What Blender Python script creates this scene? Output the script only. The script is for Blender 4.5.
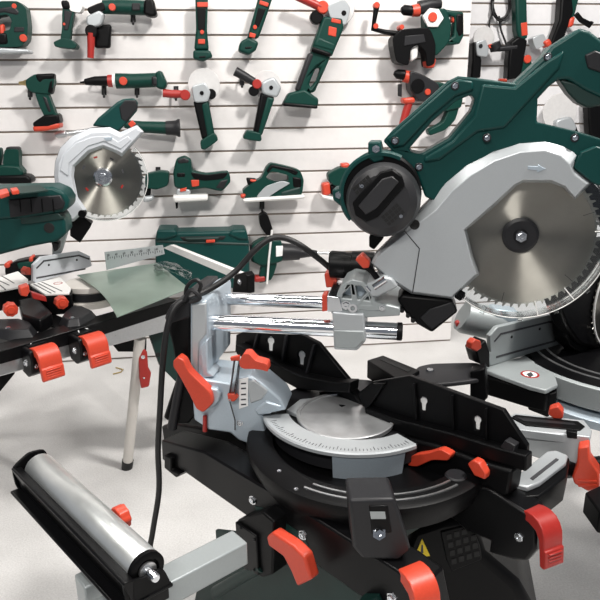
import bpy, bmesh, math, random
from mathutils import Vector, Matrix
from mathutils.geometry import tessellate_polygon
random.seed(7)
for o in list(bpy.data.objects): bpy.data.objects.remove(o)
scene = bpy.context.scene
col = scene.collection
PI = math.pi
R_ = math.radians

# ---------------------------------------------------------------- camera
F_PX = 650.0
PITCH, ROLL, HCAM = R_(17.3), R_(0.57), 1.45
CAM = Vector((0, 0, HCAM))
FWD = Vector((0, math.cos(PITCH), -math.sin(PITCH)))
_r0, _u0 = Vector((1, 0, 0)), Vector((0, math.sin(PITCH), math.cos(PITCH)))
RGT = _r0*math.cos(ROLL) - _u0*math.sin(ROLL)
UPV = _r0*math.sin(ROLL) + _u0*math.cos(ROLL)
cd = bpy.data.cameras.new('camera'); cam = bpy.data.objects.new('camera', cd); col.objects.link(cam)
cd.sensor_width = 36; cd.lens = F_PX/600*36; cd.clip_start = 0.05
m = Matrix((RGT, UPV, -FWD)).transposed().to_4x4(); m.translation = CAM
cam.matrix_world = m
scene.camera = cam

# ---------------------------------------------------------------- world, hall lamps, exposure
w = bpy.data.worlds.new('hall_light'); scene.world = w; w.use_nodes = True
bg = w.node_tree.nodes['Background']
bg.inputs[0].default_value = (0.82, 0.88, 1.0, 1); bg.inputs[1].default_value = 0.22
def area(name, loc, target, sx, sy, watts, colr=(1, .97, .93)):
    l = bpy.data.lights.new(name, 'AREA'); l.shape = 'RECTANGLE'; l.size = sx; l.size_y = sy
    l.energy = watts; l.color = colr
    o = bpy.data.objects.new(name, l); col.objects.link(o); o.location = loc
    o.rotation_euler = (Vector(target)-Vector(loc)).to_track_quat('-Z', 'Y').to_euler()
    return o
area('hall_lamp', (1.7, 0.9, 4.2), (0.0, 3.0, 1.0), .45, .45, 210)
area('hall_lamp', (-1.6, 0.9, 4.2), (-.3, 2.4, .6), 1.4, .3, 60)
area('hall_lamp', (0.2, 2.3, 4.3), (0.2, 2.2, 0), 2.2, .25, 55)
area('hall_lamp', (-0.7, -1.6, 3.6), (.1, 1.4, .8), 1.8, .3, 115)
vs = scene.view_settings
vs.view_transform = 'Standard'; vs.look = 'None'; vs.gamma = 1; vs.use_curve_mapping = False
vs.exposure = -0.26

# ---------------------------------------------------------------- pixel rays onto real planes
def ray(x, y): return RGT*((x-300)/F_PX) - UPV*((y-300)/F_PX) + FWD
def UH(x, y, h):
    d = ray(x, y); return CAM + d*((h-HCAM)/d.z)
class Fr:
    """a frame standing in the scene: origin, u (along), v (up), w (outwards)"""
    def __init__(s, o, u, v, w): s.o, s.u, s.v, s.w = Vector(o), Vector(u).normalized(), Vector(v).normalized(), Vector(w).normalized()
    def p(s, a, b, c=0): return s.o + s.u*a + s.v*b + s.w*c
    def px(s, x, y, c=0):
        d = ray(x, y); o = s.o + s.w*c
        q = CAM + d*((o-CAM).dot(s.w)/d.dot(s.w)) - s.o
        return (q.dot(s.u), q.dot(s.v))
    def P(s, x, y, c=0):
        a, b = s.px(x, y, c); return s.p(a, b, c)
    def scale(s, x, y, c=0): return (s.P(x, y, c)-CAM).dot(FWD)/F_PX
    def shift(s, c): return Fr(s.o+s.w*c, s.u, s.v, s.w)
def upright(o, deg):
    """vertical frame whose u runs at deg in plan; w faces the camera"""
    u = Vector((math.cos(R_(deg)), math.sin(R_(deg)), 0)); n = Vector((u.y, -u.x, 0))
    o = Vector(o)
    if n.dot(CAM-o) < 0: n = -n
    return Fr(o, u, (0, 0, 1), n)
def frame2(a, b, h):
    A, B = UH(*a, h), UH(*b, h); d = B-A
    return upright(A, math.degrees(math.atan2(d.y, d.x)))
def flat(h): return Fr((0, 0, h), (1, 0, 0), (0, 1, 0), (0, 0, 1))

# ---------------------------------------------------------------- materials
MAT = {}
def mk(name, c, rough=.5, metal=0., bump=0., bscale=60., var=.06, coat=0., spec=.5, aniso=0.):
    m = bpy.data.materials.new(name); m.use_nodes = True; nt = m.node_tree; b = nt.nodes['Principled BSDF']
    tc = nt.nodes.new('ShaderNodeTexCoord'); nz = nt.nodes.new('ShaderNodeTexNoise')
    nz.inputs['Scale'].default_value = bscale; nz.inputs['Detail'].default_value = 3
    nt.links.new(tc.outputs['Object'], nz.inputs['Vector'])
    cr = nt.nodes.new('ShaderNodeValToRGB')
    cr.color_ramp.elements[0].position = .25; cr.color_ramp.elements[1].position = .75
    cr.color_ramp.elements[0].color = (*[x*(1-var) for x in c], 1)
    cr.color_ramp.elements[1].color = (*[min(1, x*(1+var)) for x in c], 1)
    nt.links.new(nz.outputs['Fac'], cr.inputs['Fac']); nt.links.new(cr.outputs['Color'], b.inputs['Base Color'])
    mr = nt.nodes.new('ShaderNodeMapRange'); mr.inputs['To Min'].default_value = max(.02, rough-.05); mr.inputs['To Max'].default_value = rough+.05
    nt.links.new(nz.outputs['Fac'], mr.inputs['Value']); nt.links.new(mr.outputs['Result'], b.inputs['Roughness'])
    b.inputs['Metallic'].default_value = metal; b.inputs['Coat Weight'].default_value = coat
    b.inputs['Specular IOR Level'].default_value = spec
    if bump:
        bp = nt.nodes.new('ShaderNodeBump'); bp.inputs['Strength'].default_value = bump; bp.inputs['Distance'].default_value = .002
        nt.links.new(nz.outputs['Fac'], bp.inputs['Height']); nt.links.new(bp.outputs['Normal'], b.inputs['Normal'])
    if aniso:
        b.inputs['Anisotropic'].default_value = aniso
        tg = nt.nodes.new('ShaderNodeTangent'); tg.direction_type = 'RADIAL'; tg.axis = 'Z'
        nt.links.new(tg.outputs[0], b.inputs['Tangent']); b.inputs['Anisotropic Rotation'].default_value = .25
    MAT[name] = m; return m
mk('green', (.0028, .043, .039), .40, bump=.05, bscale=300, var=.04, spec=.28)
mk('deep_green', (.0015, .022, .018), .5, bump=.05, bscale=200)
mk('green_wall', (.002, .036, .027), .45, var=.05, spec=.25)
mk('black', (.0028, .0028, .0032), .42, bump=.08, bscale=500, spec=.15)
mk('black_steel', (.003, .003, .0035), .33, bump=.03, bscale=300, spec=.2)
mk('rubber', (.004, .004, .0045), .5, bump=.1, bscale=300)
mk('charcoal', (.014, .014, .016), .45, bump=.06, bscale=400, spec=.35)
mk('red', (.56, .056, .026), .4, bump=.04, bscale=200, var=.05)
mk('dark_red', (.34, .020, .015), .4, var=.05)
mk('silver', (.45, .475, .49), .38, .35, bump=.05, bscale=500, var=.03)
mk('silver_blue', (.44, .51, .57), .36, .35, bump=.06, bscale=300, var=.04)  # silver with the blue of the lamp light tinted into its colour
mk('alu', (.60, .61, .62), .3, .9, bscale=120, var=.05)
mk('chrome', (.88, .90, .93), .14, 1., var=.02, bscale=20)
mk('roller_steel', (.84, .87, .86), .34, .85, var=.03, bscale=30)
mk('steel_plate', (.55, .56, .57), .36, .75, var=.25, bscale=14)
mk('vent_grey', (.020, .020, .022), .42, spec=.5)
mk('blade_steel', (.40, .385, .345), .42, 1., var=.05, bscale=30, aniso=1.)
mk('tooth', (.75, .75, .75), .25, 1.)
mk('grey_alu', (.35, .38, .385), .42, .3, bump=.04, bscale=200, var=.03)
mk('white_paint', (.80, .79, .77), .45, var=.03)
mk('white_disc', (.60, .59, .585), .55, var=.05)
mk('leg_paint', (.60, .57, .53), .4, var=.03)
mk('sheet', (.36, .46, .40), .3, .8, var=.2, bscale=5)
mk('guard_white', (.60, .625, .66), .4, .1, var=.02)
mk('bolt', (.75, .77, .80), .2, 1.)
mk('hole', (.004, .004, .004), .7)
mk('paper', (.85, .85, .84), .6)
mk('yellow', (.85, .62, .02), .5)
mk('brass', (.55, .42, .2), .3, .8)
mk('groove', (.30, .25, .21), .6, var=.1)
mk('slat', (.77, .745, .735), .42, bump=.04, bscale=30, var=.025)
mk('slat_cool', (.75, .74, .75), .42, bump=.04, bscale=30, var=.025)
mk('hall_ceiling', (.05, .05, .055), .8)
mk('ink', (.05, .05, .055), .5)
def clear(name, tint=(.95, .97, .97), glossy=.12):
    m = bpy.data.materials.new(name); m.use_nodes = True; nt = m.node_tree
    for n in list(nt.nodes):
        if n.type == 'BSDF_PRINCIPLED': nt.nodes.remove(n)
    out = [n for n in nt.nodes if n.type == 'OUTPUT_MATERIAL'][0]
    t = nt.nodes.new('ShaderNodeBsdfTransparent'); t.inputs[0].default_value = (*tint, 1)
    g = nt.nodes.new('ShaderNodeBsdfGlossy'); g.inputs['Roughness'].default_value = .08
    nz = nt.nodes.new('ShaderNodeTexNoise'); nz.inputs['Scale'].default_value = 25
    fr = nt.nodes.new('ShaderNodeFresnel'); fr.inputs[0].default_value = 1.45
    ad = nt.nodes.new('ShaderNodeMath'); ad.operation = 'MULTIPLY_ADD'
    ad.inputs[1].default_value = .08; nt.links.new(nz.outputs['Fac'], ad.inputs[0]); nt.links.new(fr.outputs[0], ad.inputs[2])
    mx = nt.nodes.new('ShaderNodeMixShader'); nt.links.new(ad.outputs[0], mx.inputs[0])
    nt.links.new(t.outputs[0], mx.inputs[1]); nt.links.new(g.outputs[0], mx.inputs[2]); nt.links.new(mx.outputs[0], out.inputs[0])
    MAT[name] = m
clear('clear_plastic')
def carpet():
    m = bpy.data.materials.new('carpet'); m.use_nodes = True; nt = m.node_tree; b = nt.nodes['Principled BSDF']
    tc = nt.nodes.new('ShaderNodeTexCoord')
    n1 = nt.nodes.new('ShaderNodeTexNoise'); n1.inputs['Scale'].default_value = 3.5; n1.inputs['Detail'].default_value = 6
    n2 = nt.nodes.new('ShaderNodeTexNoise'); n2.inputs['Scale'].default_value = 170; n2.inputs['Detail'].default_value = 2
    for n in (n1, n2): nt.links.new(tc.outputs['Object'], n.inputs['Vector'])
    mx = nt.nodes.new('ShaderNodeMix'); mx.data_type = 'FLOAT'; mx.inputs[0].default_value = .5
    nt.links.new(n1.outputs['Fac'], mx.inputs[2]); nt.links.new(n2.outputs['Fac'], mx.inputs[3])
    cr = nt.nodes.new('ShaderNodeValToRGB'); cr.color_ramp.elements[0].position = .3; cr.color_ramp.elements[1].position = .7
    cr.color_ramp.elements[0].color = (.50, .49, .48, 1); cr.color_ramp.elements[1].color = (.72, .712, .70, 1)
    nt.links.new(mx.outputs[0], cr.inputs[0]); nt.links.new(cr.outputs[0], b.inputs['Base Color']); b.inputs['Roughness'].default_value = .8
    bp = nt.nodes.new('ShaderNodeBump'); bp.inputs['Strength'].default_value = .3; bp.inputs['Distance'].default_value = .004
    nt.links.new(n2.outputs['Fac'], bp.inputs['Height']); nt.links.new(bp.outputs[0], b.inputs['Normal'])
    MAT['carpet'] = m
carpet()

# ---------------------------------------------------------------- mesh kit
def chaikin(pts, n):
    for it in range(n+1):
        e = .13 if it == 0 else .25
        q = []
        for i in range(len(pts)):
            a, b = pts[i], pts[(i+1) % len(pts)]
            q.append((a[0]*(1-e)+b[0]*e, a[1]*(1-e)+b[1]*e)); q.append((a[0]*e+b[0]*(1-e), a[1]*e+b[1]*(1-e)))
        pts = q
    return pts
def area2(p): return sum(p[i][0]*p[(i+1) % len(p)][1]-p[(i+1) % len(p)][0]*p[i][1] for i in range(len(p)))
class MB:
    def __init__(s): s.v, s.f = [], []
    def prism(s, fr, pts, w0, w1, holes=()):
        return s.loft(fr, pts, w0, pts, w1, holes)
    def loft(s, fr, A, wA, B, wB, holes=()):
        """closed solid between outline A at wA and outline B at wB (same count)"""
        loops = [(list(A), list(B))] + [(list(h), list(h)) for h in holes]
        if area2(loops[0][0]) < 0: loops[0] = (loops[0][0][::-1], loops[0][1][::-1])
        for i in range(1, len(loops)):
            if area2(loops[i][0]) > 0: loops[i] = (loops[i][0][::-1], loops[i][1][::-1])
        if wA > wB: loops = [(b, a) for a, b in loops]; wA, wB = wB, wA
        base = len(s.v); ia, ib = [], []
        for la, lb in loops:
            n = len(la); k = len(s.v)
            s.v += [fr.p(x, y, wA) for x, y in la]; s.v += [fr.p(x, y, wB) for x, y in lb]
            ia.append(list(range(k, k+n))); ib.append(list(range(k+n, k+2*n)))
            for i in range(n):
                j = (i+1) % n; s.f.append((k+i, k+j, k+n+j, k+n+i))
        if len(loops) == 1:
            s.f.append(tuple(ib[0])); s.f.append(tuple(reversed(ia[0])))
        else:
            for side, idx, flip in ((0, ia, True), (1, ib, False)):
                polys = [[Vector((x, y, 0)) for x, y in lp[side]] for lp in loops]
                fl = [k for l in idx for k in l]
                pv = [q for l in polys for q in l]
                for t in tessellate_polygon(polys):
                    a, b, c = t
                    cr = (pv[b]-pv[a]).cross(pv[c]-pv[a]).z
                    if abs(cr) < 1e-14: continue
                    t = (a, b, c) if (cr > 0) != flip else (a, c, b)
                    s.f.append(tuple(fl[i] for i in t))
        return s
    def box(s, fr, a0, a1, b0, b1, c0, c1): return s.prism(fr, [(a0, b0), (a1, b0), (a1, b1), (a0, b1)], c0, c1)
    def tube(s, pts, rads, n=12, cap=True):
        pts = [Vector(p) for p in pts]
        if not hasattr(rads, '__len__'): rads = [rads]*len(pts)
        k = len(s.v); N = len(pts); prev = None
        for i, p in enumerate(pts):
            t = (pts[min(i+1, N-1)]-pts[max(i-1, 0)]).normalized()
            if prev is None:
                a = Vector((0, 0, 1)) if abs(t.z) < .9 else Vector((1, 0, 0)); prev = (a-t*a.dot(t)).normalized()
            else: prev = (prev-t*prev.dot(t)).normalized()
            b = t.cross(prev)
            for j in range(n):
                q = 2*PI*j/n; s.v.append(p+(prev*math.cos(q)+b*math.sin(q))*rads[i])
        for i in range(N-1):
            for j in range(n):
                j2 = (j+1) % n; s.f.append((k+i*n+j, k+i*n+j2, k+(i+1)*n+j2, k+(i+1)*n+j))
        if cap:
            s.f.append(tuple(reversed(range(k, k+n)))); s.f.append(tuple(range(k+(N-1)*n, k+N*n)))
        return s
    def lathe(s, o, axis, prof, n=28, a0=0, a1=360, ref=None):
        """prof = closed or open list of (t along axis, r); open full turn gets capped by r=0 ends"""
        ax = Vector(axis).normalized(); o = Vector(o)
        a = Vector(ref) if ref is not None else (Vector((0, 0, 1)) if abs(ax.z) < .9 else Vector((1, 0, 0)))
        a = (a-ax*a.dot(ax)).normalized(); b = ax.cross(a)
        full = abs(a1-a0) >= 360; cnt = n if full else n+1; k = len(s.v); M = len(prof)
        for i in range(cnt):
            q = R_(a0+(a1-a0)*i/n); d = a*math.cos(q)+b*math.sin(q)
            for t, r in prof: s.v.append(o+ax*t+d*max(r, 1e-5))
        for i in range(n):
            i2 = (i+1) % cnt
            for j in range(M if not full or prof[0][1] > 1e-4 else M-1):
                j2 = (j+1) % M
                s.f.append((k+i*M+j, k+i2*M+j, k+i2*M+j2, k+i*M+j2))
        if not full:
            s.f.append(tuple(range(k, k+M))); s.f.append(tuple(reversed(range(k+n*M, k+(n+1)*M))))
        return s
    def build(s, name, mat, parent=None, bevel=0., seg=2, ang=40, recalc=True):
        root = parent
        while root is not None and root.parent is not None: root = root.parent
        off = root.location if root is not None else Vector((0, 0, 0))
        me = bpy.data.meshes.new(name); me.from_pydata([tuple(v-off) for v in s.v], [], s.f); me.update()
        bm = bmesh.new(); bm.from_mesh(me)
        bmesh.ops.remove_doubles(bm, verts=bm.verts, dist=1e-5)
        if recalc: bmesh.ops.recalc_face_normals(bm, faces=bm.faces)
        bm.to_mesh(me); bm.free()
        me.materials.append(MAT[mat])
        me.shade_smooth(); me.set_sharp_from_angle(angle=R_(ang))
        o = bpy.data.objects.new(name, me); col.objects.link(o)
        if parent is not None: o.parent = parent
        if bevel:
            b = o.modifiers.new('bevel', 'BEVEL'); b.width = bevel; b.segments = seg; b.limit_method = 'ANGLE'; b.angle_limit = R_(35)
            b.harden_normals = False
        return o
def thing(name, label, cat, loc=(0, 0, 0), group=None):
    o = bpy.data.objects.new(name, None); col.objects.link(o); o.location = loc; o.empty_display_size = .05
    o['label'] = label; o['category'] = cat
    if group: o['group'] = group
    return o
def tag(o, label, cat, group=None):
    o['label'] = label; o['category'] = cat
    if group: o['group'] = group
    return o
def struct(o): o['kind'] = 'structure'; return o
# pixel outlines standing on a frame's plane w=w1, pushed back to w0
def pp(name, mat, par, fr, px, w0, w1, bev=.002, sm=0, holes=(), seg=2, at=None):
    at = w1 if at is None else at
    P = [fr.px(x, y, at) for x, y in px]
    if sm: P = chaikin(P, sm)
    Hs = [[fr.px(x, y, at) for x, y in h] for h in holes]
    if sm: Hs = [chaikin(h, sm) for h in Hs]
    return MB().prism(fr, P, w0, w1, Hs).build(name, mat, par, bev, seg)
def rod(name, mat, par, fr, px, w, n=12):
    """px = (x, y, radius in px); a round bar lying on the plane w"""
    return MB().tube([fr.P(x, y, w) for x, y, r in px], [r*fr.scale(x, y, w) for x, y, r in px], n).build(name, mat, par, 0)
def disc(name, mat, par, fr, x, y, r, w0, w1, n=24, rin=0):
    a = fr.P(x, y, w1); R = r*fr.scale(x, y, w1); d = w1-w0; e = min(.2*abs(d), .15*R)
    o = a - fr.w*d
    if rin:
        ri = rin*fr.scale(x, y, w1); prof = [(0, ri), (0, R), (d-e, R), (d, R-e), (d, ri)]
    else: prof = [(0, 0), (0, R-e), (e, R), (d-e, R), (d, R-e), (d, 0)]
    return MB().lathe(o, fr.w, prof, n).build(name, mat, par, 0)
def bolt(par, p, axis, r=.006, h=.004, mat='bolt', name='bolt'):
    b = MB(); b.lathe(p, axis, [(0, 0), (0, r*1.35), (h*.3, r*1.35), (h*.3, r), (h, r*.85), (h, r*.4), (h*.6, r*.35), (h*.6, 0)], 6)
    return b.build(name, mat, par, 0, ang=20)
def smooth_path(pts, k=6):
    pts = [Vector(p) for p in pts]; out = []
    for i in range(len(pts)-1):
        p0, p1, p2, p3 = pts[max(i-1, 0)], pts[i], pts[i+1], pts[min(i+2, len(pts)-1)]
        for j in range(k):
            t = j/k
            out.append(.5*((2*p1)+(p2-p0)*t+(2*p0-5*p1+4*p2-p3)*t*t+(3*p1-p0-3*p2+p3)*t**3))
    out.append(pts[-1]); return out

# ---------------------------------------------------------------- the setting
WO = Vector((.90, 3.765, 0))
WF = upright(WO, 7)                       # slat wall: u along, w outwards
PITCHS, TOP0 = .11703, 1.878              # board pitch, height of the first groove in view
def slat_wall(name, fr, a0, a1, mat, zoff=0., zmin=0.):
    wall = struct(MB().box(fr, a0, a1, 0, 2.6, -.05, -.010).build(name, 'groove', None))
    k = -5
    while True:
        zt = TOP0+zoff - k*PITCHS - .005; zb = zt-PITCHS+.010
        k += 1
        if zb > 2.6: continue
        if zt < .02: break
        zb = max(zb, .0); zt = min(zt, 2.6)
        MB().box(fr, a0, a1, zb, zt, -.0105, 0).build('slat', mat, wall, .002)
    return wall
wall_back = slat_wall('wall_back', WF, -5.0, .03, 'slat')
WR = upright(WO + WF.w*(-.42) + WF.u*(-.2), 7)
wall_right = slat_wall('wall_right', WR, 0, 3.6, 'slat_cool', -.02)
fl = MB(); fl.prism(flat(0), [(-6, -5), (6, -5), (6, 5.2), (-6, 5.2)], -.05, 0)
struct(fl.build('floor', 'carpet', None))

struct(MB().prism(flat(4.5), [(-6, -5), (6, -5), (6, 5.2), (-6, 5.2)], 0, .05).build('ceiling', 'hall_ceiling', None))

# ================================================================ foreground sliding mitre saw
T = Vector((.12, 1.36, .765))
BF = upright(T, -10)
saw = thing('mitre_saw', 'large sliding mitre saw in front with twin chrome rails and raised green head', 'saw', (.15, 1.29, .672))
BC = Vector((.150, 1.288, .672))
Z = Vector((0, 0, 1))
def polar(px, h, c):
    q = UH(*px, h)-c; return math.hypot(q.x, q.y), math.degrees(math.atan2(q.y, q.x))
X1 = (1, 0, 0)
# base
base = MB().lathe(BC, Z, [(0, 0), (0, .255), (.045, .272), (.058, .270), (.062, .262), (.062, .214), (.030, .210), (.030, 0)], 72).build('base', 'black', saw, 0, ang=30)
a0, a1 = polar((312, 480), .737, BC)[1], polar((468, 490), .737, BC)[1]
MB().lathe(BC, Z, [(.060, .247), (.060, .2515), (.0645, .2515), (.0645, .247)], 30, a0, a1, X1).build('slide_track', 'alu', base)
MB().lathe(BC, Z, [(.060, .229), (.060, .233), (.0645, .233), (.0645, .229)], 30, a0+2, a1, X1).build('slide_track', 'alu', base)
for px in ((279, 471), (296, 489), (366, 508)):
    bolt(base, UH(*px, .734), Z, .0035, .002)
# turntable with its printed scale
tt = MB().lathe((T.x, T.y, .715), Z, [(0, 0), (0, .19), (.036, .19), (.036, 0)], 64).build('turntable', 'charcoal', saw, 0)
s0, s1 = polar((261, 415), .77, T)[1], polar((422, 447), .77, T)[1]
ring = MB().lathe((T.x, T.y, .757), Z, [(0, .152), (0, .206), (.002, .211), (.009, .211), (.012, .208), (.010, .152)], 48, s0, s1, X1).build('scale_ring', 'silver', tt, 0)
p0, p1 = polar((330, 457), .765, T)[1], polar((409, 451), .765, T)[1]
MB().lathe((T.x, T.y, .757), Z, [(-.064, .176), (-.064, .197), (.002, .2075), (.002, .185)], 24, p0, p1, X1)  .build('apron', 'silver_blue', tt, 0)
mk_ = MB()
for i in range(46):
    a = s0 + 9 + (s1-s0-12)*i/45
    d = Vector((math.cos(R_(a)), math.sin(R_(a)), 0)); f = Fr((T.x, T.y, .7668), d, (-d.y, d.x, 0), Z)
    L = .014 if i % 5 == 0 else .008
    mk_.box(f, .200-L, .200, -.0007, .0007, 0, .0022)
mk_.build('scale_marks', 'ink', ring)
MB().lathe((T.x, T.y, .757), Z, [(.009, .176), (.009, .204), (.0101, .204), (.0101, .176)], 40, s0+6, s1-2, X1).build('scale_strip', 'paper', ring, 0)
ins = Vector((.101, 1.322, .757))
MB().lathe(ins, Z, [(0, 0), (0, .110), (.010, .112), (.012, .110), (.012, .103), (.009, .102), (.009, 0)], 56).build('table_insert', 'steel_plate', tt, 0)
pp('rear_table', 'silver', tt, flat(.764), [(286, 410), (300, 399), (330, 396), (352, 400), (362, 408), (335, 410), (303, 416)], -.01, 0, .002)
# front foot of the base
FO = upright(UH(380, 552, .70), 2)
ft = pp('foot', 'charcoal', saw, FO, [(349, 500), (395, 499), (408, 538), (411, 550), (399, 561), (362, 559), (353, 548)], -.07, 0, .006, seg=3)
pp('foot_recess', 'black', ft, FO, [(369, 506), (388, 506), (392, 533), (372, 535)], -.01, .002, .002)
pp('foot_sticker', 'grey_alu', ft, FO, [(370, 512), (385, 512), (386, 519), (371, 519)], 0, .003, 0)
bolt(ft, FO.P(379, 533, .002), FO.w + Z*.4, .009, .008)
# rear bulk of the base
KF0 = upright(UH(300, 510, .685), -45)
pp('base_rear', 'black', saw, KF0.shift(-.095), [(161, 426), (176, 424), (205, 428), (237, 434), (250, 448), (262, 468), (240, 480), (206, 464), (165, 452)], -.06, 0, .006)
pp('base_wing', 'black', saw, upright(UH(470, 480, .72), -45), [(398, 436), (438, 446), (480, 462), (512, 471), (508, 496), (490, 502), (470, 498), (440, 503), (412, 490)], -.05, .0, .006)
# rear arm (neck) that carries the column
neck = pp('neck', 'silver_blue', saw, BF, [(190, 374), (203, 379), (231, 384), (238, 378), (250, 376), (262, 384), (280, 399), (286, 410), (262, 415), (264, 430), (272, 442), (254, 446), (238, 440), (230, 433), (209, 430), (194, 420)], .0, .085, .004)
pp('neck_face', 'silver', neck, BF, [(247, 382), (254, 380), (268, 391), (262, 400), (250, 404)], .07, .0875, .003)
pp('neck_plate', 'silver_blue', neck, BF, [(254, 410), (266, 401), (282, 407), (270, 414), (258, 416)], .06, .089, .004)
pp('scale_label', 'paper', neck, BF, [(239, 380), (248, 378), (248, 406), (239, 409)], .08, .0885, 0)
lm = MB()
for k, y in enumerate((383, 388, 394, 399, 404)):
    lm.prism(BF, [BF.px(x, yy, .089) for x, yy in ((241, y), (246, y-.3), (246, y+1), (241, y+1.3))], .088, .0892)
lm.build('label_print', 'ink', neck)
gt = rod('bevel_gauge', 'clear_plastic', neck, BF, [(237, 360, 2.6), (235, 375, 2.6), (232, 395, 2.6)], .094)
rod('gauge_edge', 'ink', gt, BF, [(240, 361, .7), (238, 378, .7), (235, 396, .7)], .097, 6)
rod('gauge_edge', 'ink', gt, BF, [(234, 361, .7), (232, 378, .7), (229, 395, .7), (230, 402, .7), (235, 420, .7), (235, 430, .7)], .097, 6)
pp('pointer', 'red', neck, BF, [(227, 394), (234, 394), (238, 398), (234, 402), (228, 401)], .088, .102, .002)
bolt(neck, BF.P(230, 399.5, .10), BF.w, .004, .003)
bolt(neck, BF.P(240, 423, .086), BF.w, .006, .004)
pp('pointer_tip', 'red', neck, BF, [(230, 358), (239, 356), (239, 361), (231, 361)], .085, .095, .001)
# column
colm = pp('column', 'silver_blue', saw, BF, [(190, 304), (195, 301), (206, 300), (208, 306), (208, 374), (201, 379), (190, 374)], -.12, .07, .005)
pp('column_web', 'silver_blue', colm, BF, [(200, 346), (207, 340), (208, 372), (214, 377), (202, 378)], .02, .078, .003)
pp('column_front', 'silver', colm, BF, [(191.5, 305), (206, 303), (206, 334), (199, 343), (198, 372), (192, 371)], .06, .074, .003)
pp('column_cap', 'charcoal', saw, BF, [(164, 318), (170, 306), (178, 301), (190, 301), (190, 318), (167, 326)], -.15, .067, .005)
pp('rear_cover', 'black', saw, BF, [(166, 322), (190, 316), (190, 378), (196, 415), (188, 424), (172, 424), (163, 418), (177, 376), (172, 345)], -.13, .066, .005)
rod('cover_rib', 'charcoal', saw, BF, [(181, 378, 4), (177, 400, 4.5), (172, 428, 5)], .07)
pp('column_side', 'silver_blue', saw, BF, [(196, 380), (230, 384), (232, 430), (209, 430), (197, 415)], -.05, .08, .004)
lv = pp('bevel_lever', 'red', saw, BF, [(173, 361), (178, 357), (184, 361), (189, 372), (211, 393), (213, 404), (203, 413), (196, 409), (190, 396), (179, 376), (173, 367)], .085, .112, .006, sm=1, seg=3)
pp('lever_hub', 'silver_blue', saw, BF, [(208, 388), (217, 389), (221, 395), (219, 402), (213, 409), (206, 406)], .06, .098, .004)
rod('lock_pin', 'dark_red', saw, BF, [(205, 416, 2.2), (205, 431, 2.4)], .09)
pp('table_lever', 'red', saw, BF, [(239, 361), (243, 354), (249, 354), (255, 361), (267, 364), (268, 372), (262, 370), (254, 369), (244, 369), (240, 367)], .085, .115, .005, sm=1, seg=3)
# rails, slider and hinge
RW1, RW2 = .028, -.10
def rail(pa, pb, w, rpx, nm='rail'):
    A, B = BF.P(*pa, w), BF.P(*pb, w); B.z = A.z = (A.z+B.z)/2
    r = rpx*BF.scale(*pa, w); d = (B-A).normalized()
    o = MB().lathe(A-d*.02, d, [(0, 0), (0, r), ((B-A).length+.02, r), ((B-A).length+.02, 0)], 32).build(nm, 'chrome', saw, 0)
    MB().lathe(B, d, [(-.002, 0), (-.002, r+.001), (.008, r+.001), (.010, r-.003), (.010, 0)], 32).build('rail_cap', 'black', o, 0)
    return A, B, r
A1, B1, r1 = rail((200, 321), (398, 332), RW1, 8.3)
A2, B2, r2 = rail((218, 298), (345, 304), RW2, 6.5)
sl = pp('slider_block', 'silver', saw, BF, [(332, 312), (364, 314), (366, 341), (357, 351), (334, 350)], -.02, RW1+.026, .004)
pp('slider_face', 'grey_alu', sl, BF, [(333, 330), (364, 331), (364, 341), (356, 349), (335, 348)], .02, RW1+.028, .003)
pp('slider_bridge', 'grey_alu', saw, BF, [(331, 297), (366, 300), (400, 308), (400, 316), (364, 318), (331, 314)], -.13, .045, .003)
pp('end_stop', 'red', saw, BF, [(322, 295), (327, 294), (328, 311), (322, 312)], .0, .03, .002)
pp('end_stop_plate', 'bolt', saw, BF, [(327, 296), (340, 297), (343, 312), (327, 312)], -.08, .05, .002)
hg = pp('hinge_bracket', 'grey_alu', saw, BF, [(334, 309), (337, 294), (343, 284), (352, 279), (363, 281), (371, 289), (376, 302), (386, 305), (386, 312)], -.05, .046, .003,
        holes=[[(341, 304), (343, 294), (350, 287), (352, 303)], [(355, 286), (361, 286), (367, 293), (358, 302)], [(360, 305), (368, 296), (371, 305)]])
pp('hinge_web', 'silver_blue', hg, BF, [(338, 307), (342, 288), (354, 281), (366, 287), (374, 305)], -.04, .02, 0)
MB().lathe(BF.P(354, 304, .02), BF.w, [(0, 0), (0, .010), (.030, .010), (.030, .005), (.02, .005), (.02, 0)], 20).build('hinge_pin', 'bolt', hg, 0)
bolt(hg, BF.P(346, 305, .047), BF.w, .008, .006); bolt(hg, BF.P(382, 308, .047), BF.w, .005, .004)
pp('hinge_collar', 'silver', saw, BF, [(366, 285), (384, 276), (392, 279), (398, 287), (378, 297), (371, 297)], -.03, .05, .004)
kn = rod('depth_stop', 'black', saw, BF, [(367, 265, 3), (381, 283, 3)], .04)
rod('stop_nut', 'bolt', kn, BF, [(374, 287, 4), (386, 279, 4)], .046)
rod('stop_screw', 'bolt', kn, BF, [(370, 291, 1.6), (366, 286, 1.6)], .05)
pp('stop_knob', 'red', kn, BF, [(355, 260), (362, 254), (370, 262), (369, 268), (363, 269)], .028, .055, .003)
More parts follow.
